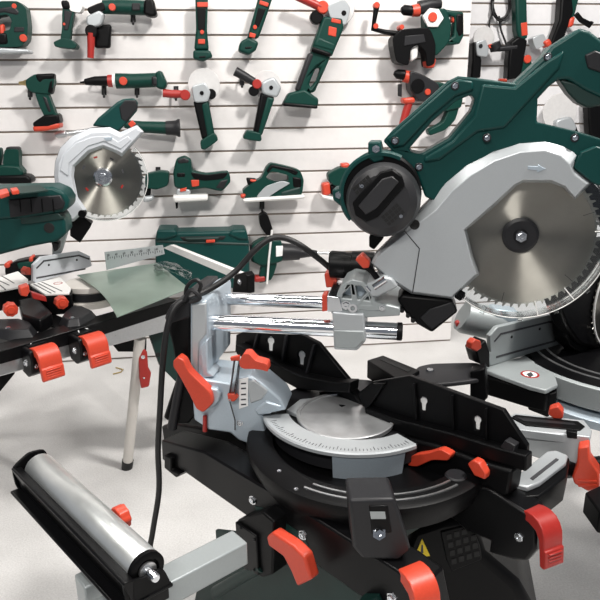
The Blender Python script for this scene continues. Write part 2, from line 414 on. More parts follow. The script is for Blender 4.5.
# dust port with the power cable leaving it
rod('dust_port', 'black', saw, BF, [(330, 264, 12.2), (331, 264, 13.5), (345, 265, 13.5), (345, 265, 12.8), (352, 265, 12.8), (352, 265, 14), (374, 266, 14)], -.075, 24)
pp('port_clip', 'red', saw, BF, [(324, 274), (336, 272), (338, 287), (326, 288)], -.12, -.07, .003)
cab = [(330, 268, -.07), (318, 258, -.06), (300, 245, -.05), (284, 238, -.045), (270, 239, -.04), (255, 250, -.03), (237, 270, -.02), (220, 283, 0), (202, 293, .03), (189, 298, .06), (176, 306, .085), (168, 325, .10), (163, 360, .11), (160, 410, .11), (158, 450, .11), (159, 490, .11), (153, 530, .11), (149, 560, .11), (150, 620, .11), (160, 760, .10)]
pts = smooth_path([BF.P(*c) for c in cab], 6)
pts += [Vector((pts[-1].x+.01, pts[-1].y, pts[-1].z*k)) for k in (.6, .25, .02)]
pc = MB().tube(pts, .0068, 10).build('power_cable', 'rubber', saw, 0)
st = [(186, 300), (186, 290), (190, 283), (197, 280), (201, 286), (197, 296)]
MB().tube(smooth_path([BF.P(x, y, .07) for x, y in st], 5), .0045, 8).build('cable_strap', 'rubber', pc, 0)
MB().tube(smooth_path([BF.P(x, y, .075) for x, y in ((184, 301), (191, 290), (200, 298), (190, 302))], 5), .005, 8).build('cable_strap', 'charcoal', pc, 0)

# ---- saw head
gp = [(371, 263), (375, 255), (409, 221), (429, 201), (443, 178.5), (465, 160), (492, 147), (519, 139), (546, 137), (566, 142), (581, 150), (577, 158), (574, 166), (593, 183), (575, 200), (564, 188), (550, 183), (523, 183), (517, 186), (496, 206), (467, 230), (473, 255), (480, 275), (452, 300), (411, 294.6), (384, 277)]
gi = [(373, 264), (377, 257), (413, 227), (436, 210), (452, 191), (471, 175), (494, 161), (520, 152), (545, 150.5), (561, 156), (570, 165), (572, 170), (575, 175), (587, 184), (575, 197), (565, 186), (551, 180), (523, 180), (515, 184), (493, 204), (464, 229.5), (470, 256), (476, 274), (451, 297), (412, 291.5), (386, 275)]
g = MB().loft(BF, [BF.px(x, y, .012) for x, y in gp], .008, [BF.px(x, y, .036) for x, y in gi], .036).build('blade_guard', 'silver', saw, .0015)
pp('guard_seam', 'charcoal', g, BF, [(404, 231), (405, 231), (420, 248.5), (413, 293), (412, 293), (419, 249)], .034, .0366, 0)
MB().lathe(BF.P(414.5, 224.5, .0362), BF.w, [(0, 0), (0, .0105), (.001, .0105), (.001, .008), (.0002, .007), (.0002, 0)], 24).build('guard_hole', 'hole', g, 0)
pp('arrow_mark', 'silver_blue', g, BF, [(528, 166), (538, 166.5), (538, 164.5), (546, 169), (537, 172.5), (537, 170.5), (528, 169.5)], .034, .038, .0008)
pp('guard_back', 'black', saw, BF, [(x, y) for x, y in gp[:14]] + [(600, 190), (606, 235), (590, 200), (560, 175), (500, 175), (440, 230), (455, 290)] + gp[23:], -.045, -.012, .002)
HUB = BF.P(520, 235, 0)
su, sv = BF.px(520, 235, 0)
RB = 76*BF.scale(520, 235, 0)
def make_blade(par, fr, hubp, RB, nt_=60, th=.0016):
    vb = MB(); L = Fr((0, 0, 0), X1, (0, 1, 0), (0, 0, 1)); prof = []
    for k in range(nt_):
        a = 2*PI*k/nt_; s = 2*PI/nt_
        for da, rr in ((0, .945), (.30, .995), (.42, 1.0), (.46, .95)):
            prof.append((RB*rr*math.cos(-a-s*da), RB*rr*math.sin(-a-s*da)))
    vb.prism(L, prof, -th, th)
    me_o = vb.build('blade', 'blade_steel', None)
    me_o.parent = par
    M3 = Matrix((fr.u, fr.v, fr.w)).transposed()
    root = par
    while root.parent is not None: root = root.parent
    me_o.location = hubp - root.location; me_o.rotation_euler = M3.to_euler()
    return me_o
bl = make_blade(saw, BF, HUB, RB)
MB().lathe(HUB, BF.w, [(.0015, 0), (.0015, .036), (.006, .036), (.009, .030), (.009, .014), (.016, .012), (.018, .010), (.018, 0)], 36).build('arbor_flange', 'charcoal', saw, 0, ang=25)
bolt(saw, HUB+BF.w*.017, BF.w, .0085, .008, name='arbor_bolt')
bx_ = MB()
for k in range(6):
    a = k*60+20; d = BF.u*math.cos(R_(a))+BF.v*math.sin(R_(a))
    bx_.tube([HUB+d*RB*.80+BF.w*.0012, HUB+d*RB*.95+BF.w*.0012], .0008, 5)
bx_.build('expansion_slots', 'ink', saw)
RG = 86*BF.scale(520, 235, .02)
cg = MB().lathe(HUB, BF.w, [(.020, RG*.80), (.020, RG), (-.022, RG), (-.022, RG*.985), (.0175, RG*.985), (.0175, RG*.80)], 64, -142, 52, BF.u).build('clear_guard', 'clear_plastic', saw, 0)
MB().lathe(HUB, BF.w, [(.0205, RG*.985), (.0225, RG*.99), (.0205, RG*1.0), (.018, RG)], 64, -142, 52, BF.u).build('guard_rim', 'white_paint', cg, 0)
for a in (-112, -86, -62, -38):
    d = BF.u*math.cos(R_(a))+BF.v*math.sin(R_(a)); t = BF.w.cross(d)
    f = Fr(HUB+d*RG, d, t, BF.w); MB().box(f, -.012, .005, -.0045, .0045, .017, .024).build('guard_clip', 'clear_plastic', cg, .001)
for a in (-128, -74, -48, 6):
    d = BF.u*math.cos(R_(a))+BF.v*math.sin(R_(a))
    MB().tube([HUB+d*RG*.80+BF.w*.021, HUB+d*RG*.98+BF.w*.021], .0012, 6).build('guard_rib', 'white_paint', cg, 0)
bolt(cg, BF.P(460, 295, .02), BF.w, .009, .006, 'black')
# chute
ch = pp('dust_chute', 'black', saw, BF, [(397, 300), (402, 295), (452, 300), (458, 312), (432, 333), (418, 325), (406, 314)], -.05, .022, .005)
pp('chute_edge', 'charcoal', ch, BF, [(420, 318), (430, 309), (452, 302), (456, 311), (432, 330)], .0, .025, .002)
for q in ((402, 311), (408, 316), (413, 321)): disc('chute_screw', 'rubber', ch, BF, *q, 2.2, 0, .028)
# green body with D-handle and top grip
hd = [(383, 141), (392, 131), (448, 81), (458, 76), (485, 79), (515, 83), (538, 98), (537, 122), (577, 131), (612, 142), (625, 170), (606, 190), (590, 175), (560, 160), (520, 155), (470, 178), (445, 205), (425, 197), (416, 171), (394, 153)]
hole1 = [(409, 149), (432, 122), (456, 101), (471, 95), (475, 99), (471, 111), (449, 138), (421, 154), (412, 153)]
hb = pp('handle_body', 'green', saw, BF, hd, -.055, .018, .006, holes=[hole1], seg=3)
pp('front_handle', 'green', hb, BF, [(508, 84), (515, 83), (544, 56), (552, 46), (580, 28), (590, 31), (612, 48), (650, 66), (652, 112), (620, 104), (600, 97), (585, 90), (568, 79), (558, 80), (549, 87), (537, 100), (530, 110)], -.055, .0178, .006, seg=3)
pp('handle_grip', 'green', hb, BF, [(386, 139), (394, 133), (449, 84), (459, 79), (473, 81), (474, 90), (456, 96), (431, 117), (404, 146), (393, 148)], .0, .024, .004)
pp('body_rib', 'green', hb, BF, [(482, 84), (515, 87), (548, 60), (565, 50), (560, 68), (505, 128), (478, 132), (440, 160), (424, 163), (424, 158), (452, 141), (474, 116)], .01, .024, .005)
pp('grip_pad', 'charcoal', hb, BF, [(585, 55), (596, 50), (620, 62), (650, 78), (648, 100), (600, 72), (588, 68)], .0, .0225, .003)
pp('trigger', 'deep_green', hb, BF, [(559, 79), (580, 84), (600, 92), (608, 100), (600, 106), (588, 108), (578, 103), (569, 94)], -.035, .012, .004)
pp('lower_rim', 'green', hb, BF, [(470, 166), (492, 151), (519, 142), (546, 139.5), (575, 149), (594, 158), (604, 144), (577, 133), (545, 124), (515, 127), (480, 143), (448, 172)], .0, .012, .003)
pp('rim_shoe', 'green', hb, BF, [(574, 168), (581, 152), (596, 146), (612, 150), (618, 176), (600, 186), (594, 184)], -.01, .028, .003)
for q in ((395, 141, .025), (455, 86, .025), (487, 138, .025), (548, 57, .0195), (575, 138, .0195), (419, 167, .0195)):
    disc('screw_boss', 'charcoal', hb, BF, q[0], q[1], 4.2, .01, q[2]+.001, 16); bolt(hb, BF.P(*q)+BF.w*.001, BF.w, .0042, .003)
pp('maker_mark', 'red', hb, BF, [(500, 78.5), (507, 79), (507, 82), (500, 81.5)], -.035, .0, .001)
# motor
mt_c = BF.P(381, 193, .03); S = BF.scale(381, 193, .03)
mo = MB().lathe(mt_c, BF.w, [(-.09, 0), (-.09, 34*S), (-.06, 39.5*S), (.006, 40*S), (.012, 38*S), (.012, 0)], 48).build('motor_housing', 'black', saw, 0, ang=30)
MB().lathe(mt_c, BF.w, [(-.06, 37*S), (-.06, 41*S), (.010, 42*S), (.016, 40*S), (.016, 37*S)], 30, 62, 222, BF.u).build('motor_shell', 'green', mo, 0, ang=30)
pp('motor_lug', 'green', mo, BF, [(368, 142), (380, 142), (384, 160), (374, 163), (368, 158)], -.02, .045, .003)
pp('motor_lug', 'green', mo, BF, [(332, 190), (348, 187), (350, 203), (340, 206), (333, 200)], -.02, .04, .003)
bolt(mo, BF.P(376, 149, .046), BF.w, .006, .005); bolt(mo, BF.P(339, 195, .041), BF.w, .006, .005)
mc_c = mt_c + BF.w*.01 + BF.u*(3*S) - BF.v*(5*S)
mc = MB().lathe(mc_c, BF.w, [(0, 0), (0, 36*S), (.018, 36.5*S), (.034, 33*S), (.044, 26*S), (.046, 0)], 48)  .build('motor_cover', 'vent_grey', mo, 0, ang=30)
for sx, sy in ((-17, 12), (12, -16)):
    for i in range(5):
        for j in range(3):
            x, y = 381+sx+(i-2)*4.6*.72-(j-1)*4.6*.62, 198-sy-(i-2)*4.6*.62-(j-1)*4.6*.72
            a, b = BF.px(x, y, .078); ff = Fr(BF.p(a, b, .078), BF.u*.76+BF.v*.65, BF.v*.76-BF.u*.65, BF.w)
            rpx = math.hypot(x-382, y-198); hh = .086-.002*min(1, rpx/26) if rpx < 26 else (.084-.010*(rpx-26)/7 if rpx < 33 else .074-.016*(rpx-33)/3.5)
            if rpx < 35: MB().box(ff, -.0033, .0033, -.0032, .0032, -.02, hh+.0012-.078).build('vent', 'hole', mc, 0)
pp('cover_bridge', 'black', mc, BF, [(352, 203), (380, 172), (392, 169), (402, 176), (405, 186), (378, 217), (366, 222), (355, 216)], .06, .090, .003)
pp('cover_bridge', 'vent_grey', mc, BF, [(358, 206), (382, 179), (392, 176), (399, 182), (376, 209), (366, 215)], .06, .0925, .002)
pp('cover_fin', 'charcoal', mc, BF, [(395, 172), (403, 174), (414, 186), (412, 194), (404, 186)], .05, .075, .003)
for q in ((362, 186), (401, 216)): bolt(mc, BF.P(*q, .082), BF.w, .0045, .004)
pp('motor_foot', 'black', saw, BF, [(369, 236), (380, 232), (384, 238), (374, 250), (369, 247)], -.03, .015, .003)
# fences
FFo = UH(440, 392, .868)
FF = upright(FFo, -44.5)
def keyhole(x, y):
    out = []
    for k in range(9):
        a = R_(-50+280*k/8); out.append((x+4.0*math.cos(a), y-4.2*math.sin(a)))
    return out + [(x-2.2, y+10), (x+2.0, y+10.5)]
for kx, ky in ((423, 405), (477, 424)): pp('keyhole_bright_fill', 'paper', saw, FF, [(kx-5, ky-9), (kx+5, ky-8), (kx+5, ky+9), (kx-5, ky+8)], -.014, -.006, 0)  # added pale plates, both fences: stand in for brightness showing through the keyholes
for kx, ky in ((270, 345), (301, 359)): pp('keyhole_bright_fill', 'paper', saw, FF, [(kx-4, ky-8), (kx+4, ky-7), (kx+4, ky+9), (kx-4, ky+8)], -.014, -.006, 0)
rf = pp('fence_right', 'black', saw, FF, [(358, 393), (372, 382), (409, 376), (503, 410), (527, 446), (526, 471), (480, 456), (392, 429), (364, 412)], -.012, 0, .002,
        holes=[keyhole(423, 401), keyhole(477, 420)])
pp('fence_lip', 'black', rf, FF, [(364, 408), (394, 419), (452, 434), (500, 449), (526, 456), (526, 472), (480, 458), (392, 431), (365, 414)], -.005, .022, .003)
for a, b in (((413, 384), (416, 420)), ((451, 396), (453, 433)), ((485, 409), (486, 444))):
    pp('fence_rib', 'black', rf, FF, [(a[0]-1, a[1]), (a[0]+1.2, a[1]), (b[0]+1.2, b[1]), (b[0]-1, b[1])], -.004, .008, .001)
pp('fence_gusset', 'black', rf, FF, [(358, 394), (372, 384), (384, 384), (366, 412)], -.004, .012, .002)
pp('fence_bevel', 'charcoal', rf, FF, [(500, 447), (505, 440), (515, 446), (512, 458)], 0, .02, .002)
LFF = upright(FFo, -44.5)
lf = pp('fence_left', 'black', saw, LFF, [(236, 335), (245, 331), (298, 333), (318, 343), (351, 383), (349, 392), (326, 391), (297, 387), (262, 368), (235, 352)], -.012, 0, .002,
        holes=[keyhole(270, 341), keyhole(301, 355)])
pp('fence_lip', 'black', lf, LFF, [(236, 345), (262, 358), (300, 376), (330, 382), (350, 383), (349, 393), (326, 392), (297, 389), (262, 370), (236, 354)], -.005, .03, .003)
for a, b in (((257, 333), (252, 352)), ((285, 336), (281, 366)), ((313, 345), (305, 376))):
    pp('fence_rib', 'charcoal', lf, LFF, [(a[0]-.8, a[1]), (a[0]+1.2, a[1]), (b[0]+1.2, b[1]), (b[0]-.8, b[1])], -.004, .008, .001)
pp('fence_base', 'black', saw, FF, [(318, 392), (350, 390), (364, 408), (392, 424), (384, 438), (352, 412), (325, 404)], -.03, -.004, .003)
rod('fence_rod', 'black', saw, FF, [(322, 405, 4), (344, 409, 4)], .03)
pp('fence_lever', 'red', saw, FF, [(405, 459), (414, 455), (428, 453), (440, 449), (451, 455), (448, 461), (432, 460), (417, 467), (408, 466)], .03, .05, .004, sm=1)
pp('fence_lever', 'red', saw, FF, [(467, 464), (473, 460), (479, 463), (486, 474), (485, 480), (474, 476)], .03, .05, .003)
pp('fence_plate', 'alu', saw, FF, [(476, 461), (487, 465), (487, 471), (478, 467)], .02, .034, .001)
disc('base_knob', 'charcoal', saw, Fr(UH(456, 474, .735), X1, (0, 1, 0), Z), 456, 474, 11, -.03, .002, 20)

# ================================================================ stand under the foreground saw
def lever_part(par, o, out, across, width, sc=1., mat='red'):
    """curved release lever that bends over the end of a bracket; o = top rear edge, across = its width direction"""
    f = Fr(o, out, Z, across)
    prof = [(-.012, 0), (.004, .006), (.022, .008), (.038, .004), (.050, -.006), (.058, -.020), (.061, -.036), (.062, -.050), (.067, -.052), (.071, -.088), (.065, -.094), (.055, -.093), (.049, -.060), (.044, -.036), (.034, -.022), (.014, -.016), (-.012, -.016)]
    lv = MB().prism(f, [(a*sc, b*sc) for a, b in prof], 0, width).build('release_lever', mat, par, .004, 3)
    for k in range(4):
        z = -.058-.008*k
        MB().box(f, .0665*sc+.0005*k, .071*sc, (z-.0018)*sc, (z+.0018)*sc, width*.16, width*.84).build('grip_rib', mat, lv, .001)
    return lv
stand = thing('saw_stand', 'black and green folding stand carrying the front saw, with extension arm and roller', 'stand', (.1, 1.1, 0))
KF = KF0
br = pp('machine_bracket', 'black_steel', stand, KF, [(161, 440), (204, 452), (300, 509), (396, 570), (420, 588), (428, 625), (400, 625), (330, 575), (242, 513), (184, 472), (162, 460)], -.07, 0, .004)
pp('bracket_clip', 'black', br, KF, [(164, 455), (171, 458), (171, 470), (180, 474), (176, 478), (164, 468)], -.02, .012, .003)
for q in ((253, 500), (303, 535), (392, 598)): bolt(br, KF.P(*q, 0), KF.w, .008, .006)
pp('slot', 'deep_green', br, KF, [(254, 506), (262, 508), (300, 533), (308, 545), (306, 552), (298, 545), (258, 514)], -.01, .0012, 0)
Lo = KF.P(399, 573, -.002)
def turned(a): return Vector((math.cos(R_(a)), math.sin(R_(a)), 0))
lever_part(stand, Lo - turned(-66)*.004, turned(-66), turned(24), .05, .95)
MB().box(Fr(Lo+Z*.001, KF.u, -KF.w, Z), -.06, -.013, .004, .05, -.004, .003).build('decal_plate', 'black', stand, .001)
# second bracket, right of the first
K2 = upright(UH(505, 512, .69), -45)
b2 = pp('machine_bracket', 'black_steel', stand, K2, [(436, 506), (455, 485), (486, 488), (528, 514), (536, 530), (536, 550), (527, 562), (512, 560), (488, 553), (490, 541), (468, 533)], -.06, 0, .006)
bolt(b2, K2.P(519, 537, 0), K2.w, .007, .006)
L2 = K2.P(526, 514, 0)
lever_part(stand, L2 - turned(-66)*.004, turned(-66), turned(24), .045, .9, 'dark_red')
dp = MB().box(Fr(L2+Z*.001, K2.u, -K2.w, Z), -.05, -.012, .004, .042, -.004, .003).build('decal_plate', 'black', stand, .001)
f_ = Fr(L2+Z*.0045, K2.u, -K2.w, Z)
MB().tube([f_.p(-.045, .03), f_.p(-.035, .02), f_.p(-.025, .022), f_.p(-.018, .012)], .0012, 6).build('decal_mark', 'paper', dp, 0)
MB().tube([f_.p(-.035, .034), f_.p(-.033, .022), f_.p(-.040, .012)], .0012, 6).build('decal_mark', 'paper', dp, 0)
# green cross panel and stand beam (runs at +45 deg under both brackets)
GF = KF.shift(-.045)
pp('cross_panel', 'deep_green', stand, GF, [(215, 530), (300, 540), (420, 640), (300, 760), (190, 620), (196, 592), (218, 575)], -.01, 0, .003)
rod('panel_tube', 'deep_green', stand, GF, [(216, 592, 6), (240, 578, 6), (262, 566, 6)], .075, 16)
ext = frame2((60, 648), (250, 530), .655)
A = UH(244, 545, .655); d45 = Vector((math.cos(R_(40)), math.sin(R_(40)), 0)); n45 = Vector((d45.y, -d45.x, 0))
xf = Fr(A, d45, Z, n45)
MB().box(xf, -.50, -.008, -.024, .024, -.024, .024).build('extension_arm', 'grey_alu', stand, .003)
pp('arm_block', 'black', stand, KF, [(237, 520), (262, 512), (274, 522), (272, 575), (262, 578), (239, 566)], -.01, .035, .004)
pp('arm_block_plate', 'black_steel', stand, KF.shift(.03), [(235, 522), (256, 536), (258, 576), (238, 564)], -.006, .012, .002)
for q in ((240, 528), (254, 540), (254, 570), (241, 559)): bolt(stand, KF.P(*q, .043), KF.w, .003, .002, 'charcoal', 'plate_screw')
pp('arm_lever', 'red', stand, KF, [(266, 537), (272, 532), (293, 546), (304, 557), (311, 580), (297, 587), (290, 570), (283, 557), (268, 546)], .03, .055, .005, seg=3)
for (x, y) in ((.42, 1.40), (.12, .95)):
    MB().tube([Vector((x, y, .6)), Vector((x+.12 if x > .2 else x+.28, y+.05 if x > .2 else y-.22, .02))], .02, 14).build('leg', 'deep_green', stand, 0)
bm_ = Fr((.18, 1.13, .625), d45, Z, n45)
MB().box(bm_, -.12, .42, -.03, .03, -.03, .03).build('beam', 'deep_green', stand, .003)
# roller support at the end of the arm
RA, RBp = UH(39, 467, .735), UH(148, 571, .735)
rd = (RBp-RA).normalized(); rn = Vector((-abs(rd.y), -abs(rd.x), 0)).normalized(); rr = .0305; RL = (RBp-RA).length
rl = MB().lathe(RA, rd, [(0, 0), (0, rr-.003), (.004, rr), (RL-.012, rr), (RL-.008, rr-.003), (RL-.008, 0)], 44).build('roller', 'roller_steel', stand, 0)
MB().lathe(RBp, rd, [(-.010, 0), (-.010, rr+.0005), (-.002, rr+.0005), (0, rr-.004), (0, rr-.010), (-.005, rr-.012), (-.005, 0)], 36).build('roller_cap', 'black', rl, 0)
MB().lathe(RBp, rd, [(-.004, 0), (-.004, .015), (.001, .015), (.001, 0)], 24).build('roller_bearing', 'alu', rl, 0)
MB().lathe(RBp, rd, [(-.006, 0), (-.006, .008), (.022, .008), (.025, .006), (.025, 0)], 20).build('roller_axle', 'bolt', rl, 0)
rc = Fr(RA, rn, Z, rd)              # u to the left front, v up, w along the roller
prof = [(.030, .008), (.046, .012), (.049, .009), (.040, -.020), (.038, -.040), (-.036, -.044), (-.036, -.038), (.032, -.034), (.034, -.020)]
MB().prism(rc, prof, -.016, RL+.012).build('roller_cradle', 'black_steel', stand, .0015)
MB().prism(rc, [(.038, -.034), (.058, -.034), (.060, -.038), (.038, -.066), (-.03, -.066), (-.03, -.040)], -.01, RL+.008).build('cradle_rail', 'black_steel', stand, .002)
for w0 in (-.017, RL+.004):
    MB().prism(rc, chaikin([(-.036, -.044), (.045, -.044), (.049, .012), (.012, .0 if w0 > 0 else .033), (-.022, .0 if w0 > 0 else .028)], 1), w0, w0+.006).build('end_plate', 'black', stand, .001)
kc = rc.p(-.043, -.016, RL*.58)
kb = MB(); kp = []
for k in range(32):
    r = .022*(1.0 if k % 4 < 2 else .92); kp.append((r*math.cos(2*PI*k/32), r*math.sin(2*PI*k/32)))
kb.prism(Fr(kc, rd, Z, -rn), kp, -.004, .016); kb.build('lock_knob', 'red', stand, .002)
MB().lathe(kc+rn*.006, -rn, [(-.02, 0), (-.02, .012), (.006, .012), (.006, 0)], 20).build('knob_stem', 'black', stand, 0)
lt = UH(93, 585, .66); lb = Vector((lt.x, lt.y, .02))
MB().box(Fr(lt, d45, n45, Z), -.022, .022, -.022, .022, -.64, .02).build('leg', 'grey_alu', stand, .003)
MB().box(Fr(lb, d45, n45, Z), -.026, .026, -.026, .026, -.02, .02).build('leg_cap', 'black', stand, .003)

# ================================================================ black housing with vents below the saw
VX = upright(UH(460, 560, .50), -12)
vac = thing('dust_extractor', 'black plastic machine housing with square vents and a yellow warning triangle', 'machine', VX.p(0, -.5, -.15))
body = pp('housing', 'black', vac, VX, [(400, 556), (410, 530), (440, 520), (462, 516), (478, 528), (486, 556), (520, 585), (540, 620), (548, 700), (500, 760), (395, 760)], -.26, 0, .02, seg=3)
MB().box(VX, VX.px(400, 700)[0], VX.px(540, 700)[0], -.50, -.2, -.26, -.01).build('lower_case', 'black', vac, .02)
pp('vent_panel', 'black', body, VX, [(440, 532), (471, 524), (480, 548), (482, 560), (452, 572), (446, 560)], -.01, .003, .003)
for i in range(4):
    for j in range(4):
        x, y = 449+i*7.6+j*1.6, 537+j*8.2-i*2.4
        pp('vent', 'hole', body, VX, [(x-2.7, y-2.2), (x+2.5, y-3.4), (x+3, y+2), (x-2.3, y+3.2)], -.002, .0045, .0008)
tri = pp('warning_triangle', 'yellow', vac, VX, [(422, 539), (414, 558), (430, 556)], 0, .0018, 0)
pp('triangle_mark', 'ink', tri, VX, [(421.5, 545), (423, 545), (423.5, 553), (420.5, 554)], .001, .0022, 0)

# ================================================================ second station at the right
rs = thing('mitre_saw', 'grey mitre saw at the right edge with black guard and round grooved table', 'saw', UH(560, 390, .70))
h2 = .775
QF = frame2((492, 366), (566, 343), h2)
fp = pp('fence_plate', 'grey_alu', rs, QF, [(491, 366), (486, 357), (491, 352), (490, 336), (498, 327), (549, 315), (556, 315), (568, 329), (558, 334), (567, 342)], -.014, 0, .002)
def line(name, par, fr, pts, wpx, w0, w1, mat='ink'):
    b = MB()
    for i in range(len(pts)-1):
        A, B = Vector((*fr.px(*pts[i], w1), 0)), Vector((*fr.px(*pts[i+1], w1), 0)); t = (B-A).normalized(); n = Vector((-t.y, t.x, 0))*wpx*fr.scale(*pts[i], w1)/2
        A -= t*n.length*.8; B += t*n.length*.8
        b.prism(fr, [(q.x, q.y) for q in (A+n, B+n, B-n, A-n)], w0, w1)
    o = b.build(name, mat, par, 0)
    return o
line('fence_groove', fp, QF, [(495, 341), (501, 334), (549, 322), (553, 322), (560, 328)], 2.0, -.002, .0008)
line('fence_groove', fp, QF, [(497, 357), (555, 341)], 2.2, -.002, .0008)
for q in ((512, 337), (540, 329)): disc('fence_hole', 'hole', fp, QF, *q, 1.6, -.002, .001, 12)
HF2 = flat(h2)
tp = pp('table_plate', 'grey_alu', rs, HF2, [(480, 368), (495, 362), (533, 355), (537, 368), (555, 375), (558, 384), (546, 390), (530, 386)], -.012, 0, .003)
disc('warning_ring', 'dark_red', tp, HF2, 530, 374, 9, -.002, .0012, 28, 7)
disc('warning_ring_centre', 'paper', tp, HF2, 530, 374, 7, -.002, .0008, 24)
pp('ring_mark', 'ink', tp, HF2, [(526, 374), (531, 372), (534, 375), (530, 377)], 0, .0014, 0)
pp('base', 'black', rs, HF2.shift(-.015), [(476, 374), (532, 356), (550, 372), (557, 386), (547, 393), (528, 389)], -.05, 0, .004)
tc2 = UH(628, 350, h2); q = UH(540, 368, h2); r2_ = math.hypot(q.x-tc2.x, q.y-tc2.y)
rt = MB().lathe((tc2.x, tc2.y, h2-.06), Z, [(0, 0), (0, r2_), (.055, r2_), (.058, r2_-.004), (.058, 0)], 64).build('round_table', 'grey_alu', rs, 0)
MB().lathe((tc2.x, tc2.y, h2-.06), Z, [(.050, 0), (.050, r2_-.012), (.060, r2_-.012), (.060, 0)], 64).build('table_top', 'black_steel', rt, 0)
for k in (.80, .70): MB().lathe((tc2.x, tc2.y, h2-.06), Z, [(.055, r2_*k), (.055, r2_*k+.007), (.0615, r2_*k+.007), (.0615, r2_*k)], 64).build('table_groove', 'alu', rt, 0)
MB().lathe((tc2.x, tc2.y, h2-.10), Z, [(0, 0), (0, r2_+.02), (.020, r2_+.02), (.024, r2_+.012), (.024, 0)], 64).build('scale_ring', 'silver_blue', rt, 0)
# its raised blade and guard at the edge of the frame
BF2 = upright(UH(590, 345, .80), 35)
pp('blade_guard', 'black', rs, BF2, [(556, 276), (572, 262), (600, 240), (680, 230), (690, 330), (640, 352), (600, 350), (580, 345), (566, 325), (557, 300)], -.05, -.004, .008, sm=1)
hub2 = BF2.P(622, 297, .0)
make_blade(rs, BF2, hub2, 52*BF2.scale(628, 295, 0), 48)
MB().lathe(hub2, BF2.w, [(0, 0), (0, .02), (.006, .02), (.006, 0)], 24).build('arbor_flange', 'charcoal', rs, 0)
MB().lathe(hub2, BF2.w, [(.006, 53*BF2.scale(628, 295, 0)), (.010, 53*BF2.scale(628, 295, 0)), (.010, 51.6*BF2.scale(628, 295, 0)), (.006, 51.6*BF2.scale(628, 295, 0))], 60, 0, 359.9).build('guard_rim', 'white_paint', rs, 0)
pp('guard_post', 'black', rs, BF2, [(566, 318), (610, 335), (610, 362), (585, 358), (570, 345)], -.07, -.02, .005)
# silver dust tube and red knob beside it
DT = upright(UH(480, 352, .775), 0)
rod('dust_tube', 'grey_alu', rs, DT, [(462, 316, 15), (464, 317, 16.5), (482, 321, 16.5), (496, 324, 16.5), (508, 326, 14)], 0, 28)
pp('tube_band', 'silver_blue', rs, DT, [(493, 309), (520, 312), (518, 332), (494, 338)], -.02, .035, .008)
disc('tube_screw', 'dark_red', rs, DT, 459, 325, 3, -.01, .01)
pp('knob', 'red', rs, QF, [(472, 343), (476, 339), (481, 341), (482, 348), (477, 352), (471, 349)], .0, .02, .003)
pp('knob_stem', 'black', rs, QF, [(476, 350), (486, 340), (490, 352), (490, 368), (480, 364)], -.03, .01, .003)

rst = thing('saw_stand', 'silver and black work support stand at right with red levers', 'stand', UH(560, 480, .4) - Z*.4)
SR = flat(.755)
pp('support_pad', 'charcoal', rst, flat(.79), [(411, 374), (418, 366), (432, 363), (478, 362), (484, 367), (482, 379), (440, 384), (420, 383)], -.012, 0, .004, sm=1)
disc('pad_bolt', 'bolt', rst, flat(.79), 430, 369, 4, -.002, .005, 6)
pp('end_block', 'black', rst, flat(.80), [(367, 360), (383, 355), (420, 370), (410, 377), (400, 381)], -.05, 0, .003)
pp('block_slot', 'hole', rst, flat(.80), [(380, 359.5), (384, 358.5), (411, 370), (408, 372)], -.003, .0008, 0)
pp('cross_foot', 'black', rst, upright(UH(478, 405, .72), -20), [(470, 372), (485, 368), (488, 398), (482, 404), (470, 400)], -.04, 0, .004)
pp('cross_foot', 'black', rst, upright(UH(545, 405, .72), -20), [(528, 398), (545, 394), (557, 392), (556, 407), (548, 418), (528, 410)], -.04, 0, .004)
rail_f = frame2((512, 425), (590, 440), .74)
pp('support_rail', 'silver', rst, rail_f, [(516, 428), (590, 437), (590, 446), (582, 472), (570, 468), (528, 455)], -.012, 0, .002)
hr = rail_f.P(555, 433, 0).z
pp('rail_top', 'silver', rst, flat(hr), [(507, 417), (515, 413), (584, 420), (592, 430), (590, 438), (516, 429)], -.02, 0, .002)
pp('rail_insert', 'black', rst, flat(hr+.001), [(511, 417), (516, 414.5), (578, 421), (585, 426), (580, 430), (526, 425)], -.012, .002, .001)
pp('insert_slot', 'charcoal', rst, flat(hr+.003), [(516, 417), (574, 423), (576, 425), (524, 421)], -.004, .0006, 0)
pp('insert_notch', 'black_steel', rst, rail_f, [(566, 431), (577, 433), (577, 439), (567, 438)], -.01, .003, .001)
rl2 = pp('release_lever', 'red', rst, rail_f, [(578, 448), (589, 446), (590, 460), (599, 473), (600, 488), (588, 492), (574, 484), (572, 477), (577, 465)], -.01, .03, .004)
line('grip_rib', rl2, rail_f, [(578, 481), (596, 482)], 2, .028, .032, 'red'); line('grip_rib', rl2, rail_f, [(579, 486), (596, 486)], 2, .028, .032, 'red')
pp('rail_knob', 'red', rst, rail_f, [(549, 409), (558, 406), (563, 412), (563, 419), (554, 419), (548, 415)], -.09, -.065, .003)
pp('table_end', 'silver', rst, flat(.725), [(508, 482), (526, 468), (547, 451), (556, 450), (568, 455), (566, 462), (540, 482), (528, 487)], -.012, 0, .003)
pp('end_slot', 'ink', rst, flat(.7255), [(530, 478), (556, 458), (559, 459.5), (533, 480)], -.003, .0006, 0)
pp('table_end_side', 'black', rst, flat(.713), [(505, 484), (526, 468), (556, 450), (570, 458), (566, 476), (540, 496), (525, 497)], -.06, 0, .004)
pp('block', 'black', rst, flat(.66), [(585, 492), (600, 485), (650, 500), (650, 520), (600, 512)], -.05, 0, .004)
for a, b in (((690, 440), (640, 900)), ((720, 425), (600, 640))):
    A = UH(*a, .72); MB().tube([A, Vector((A.x+.10, A.y+.06, .0))], .018, 14).build('leg', 'black_steel', rst, 0)
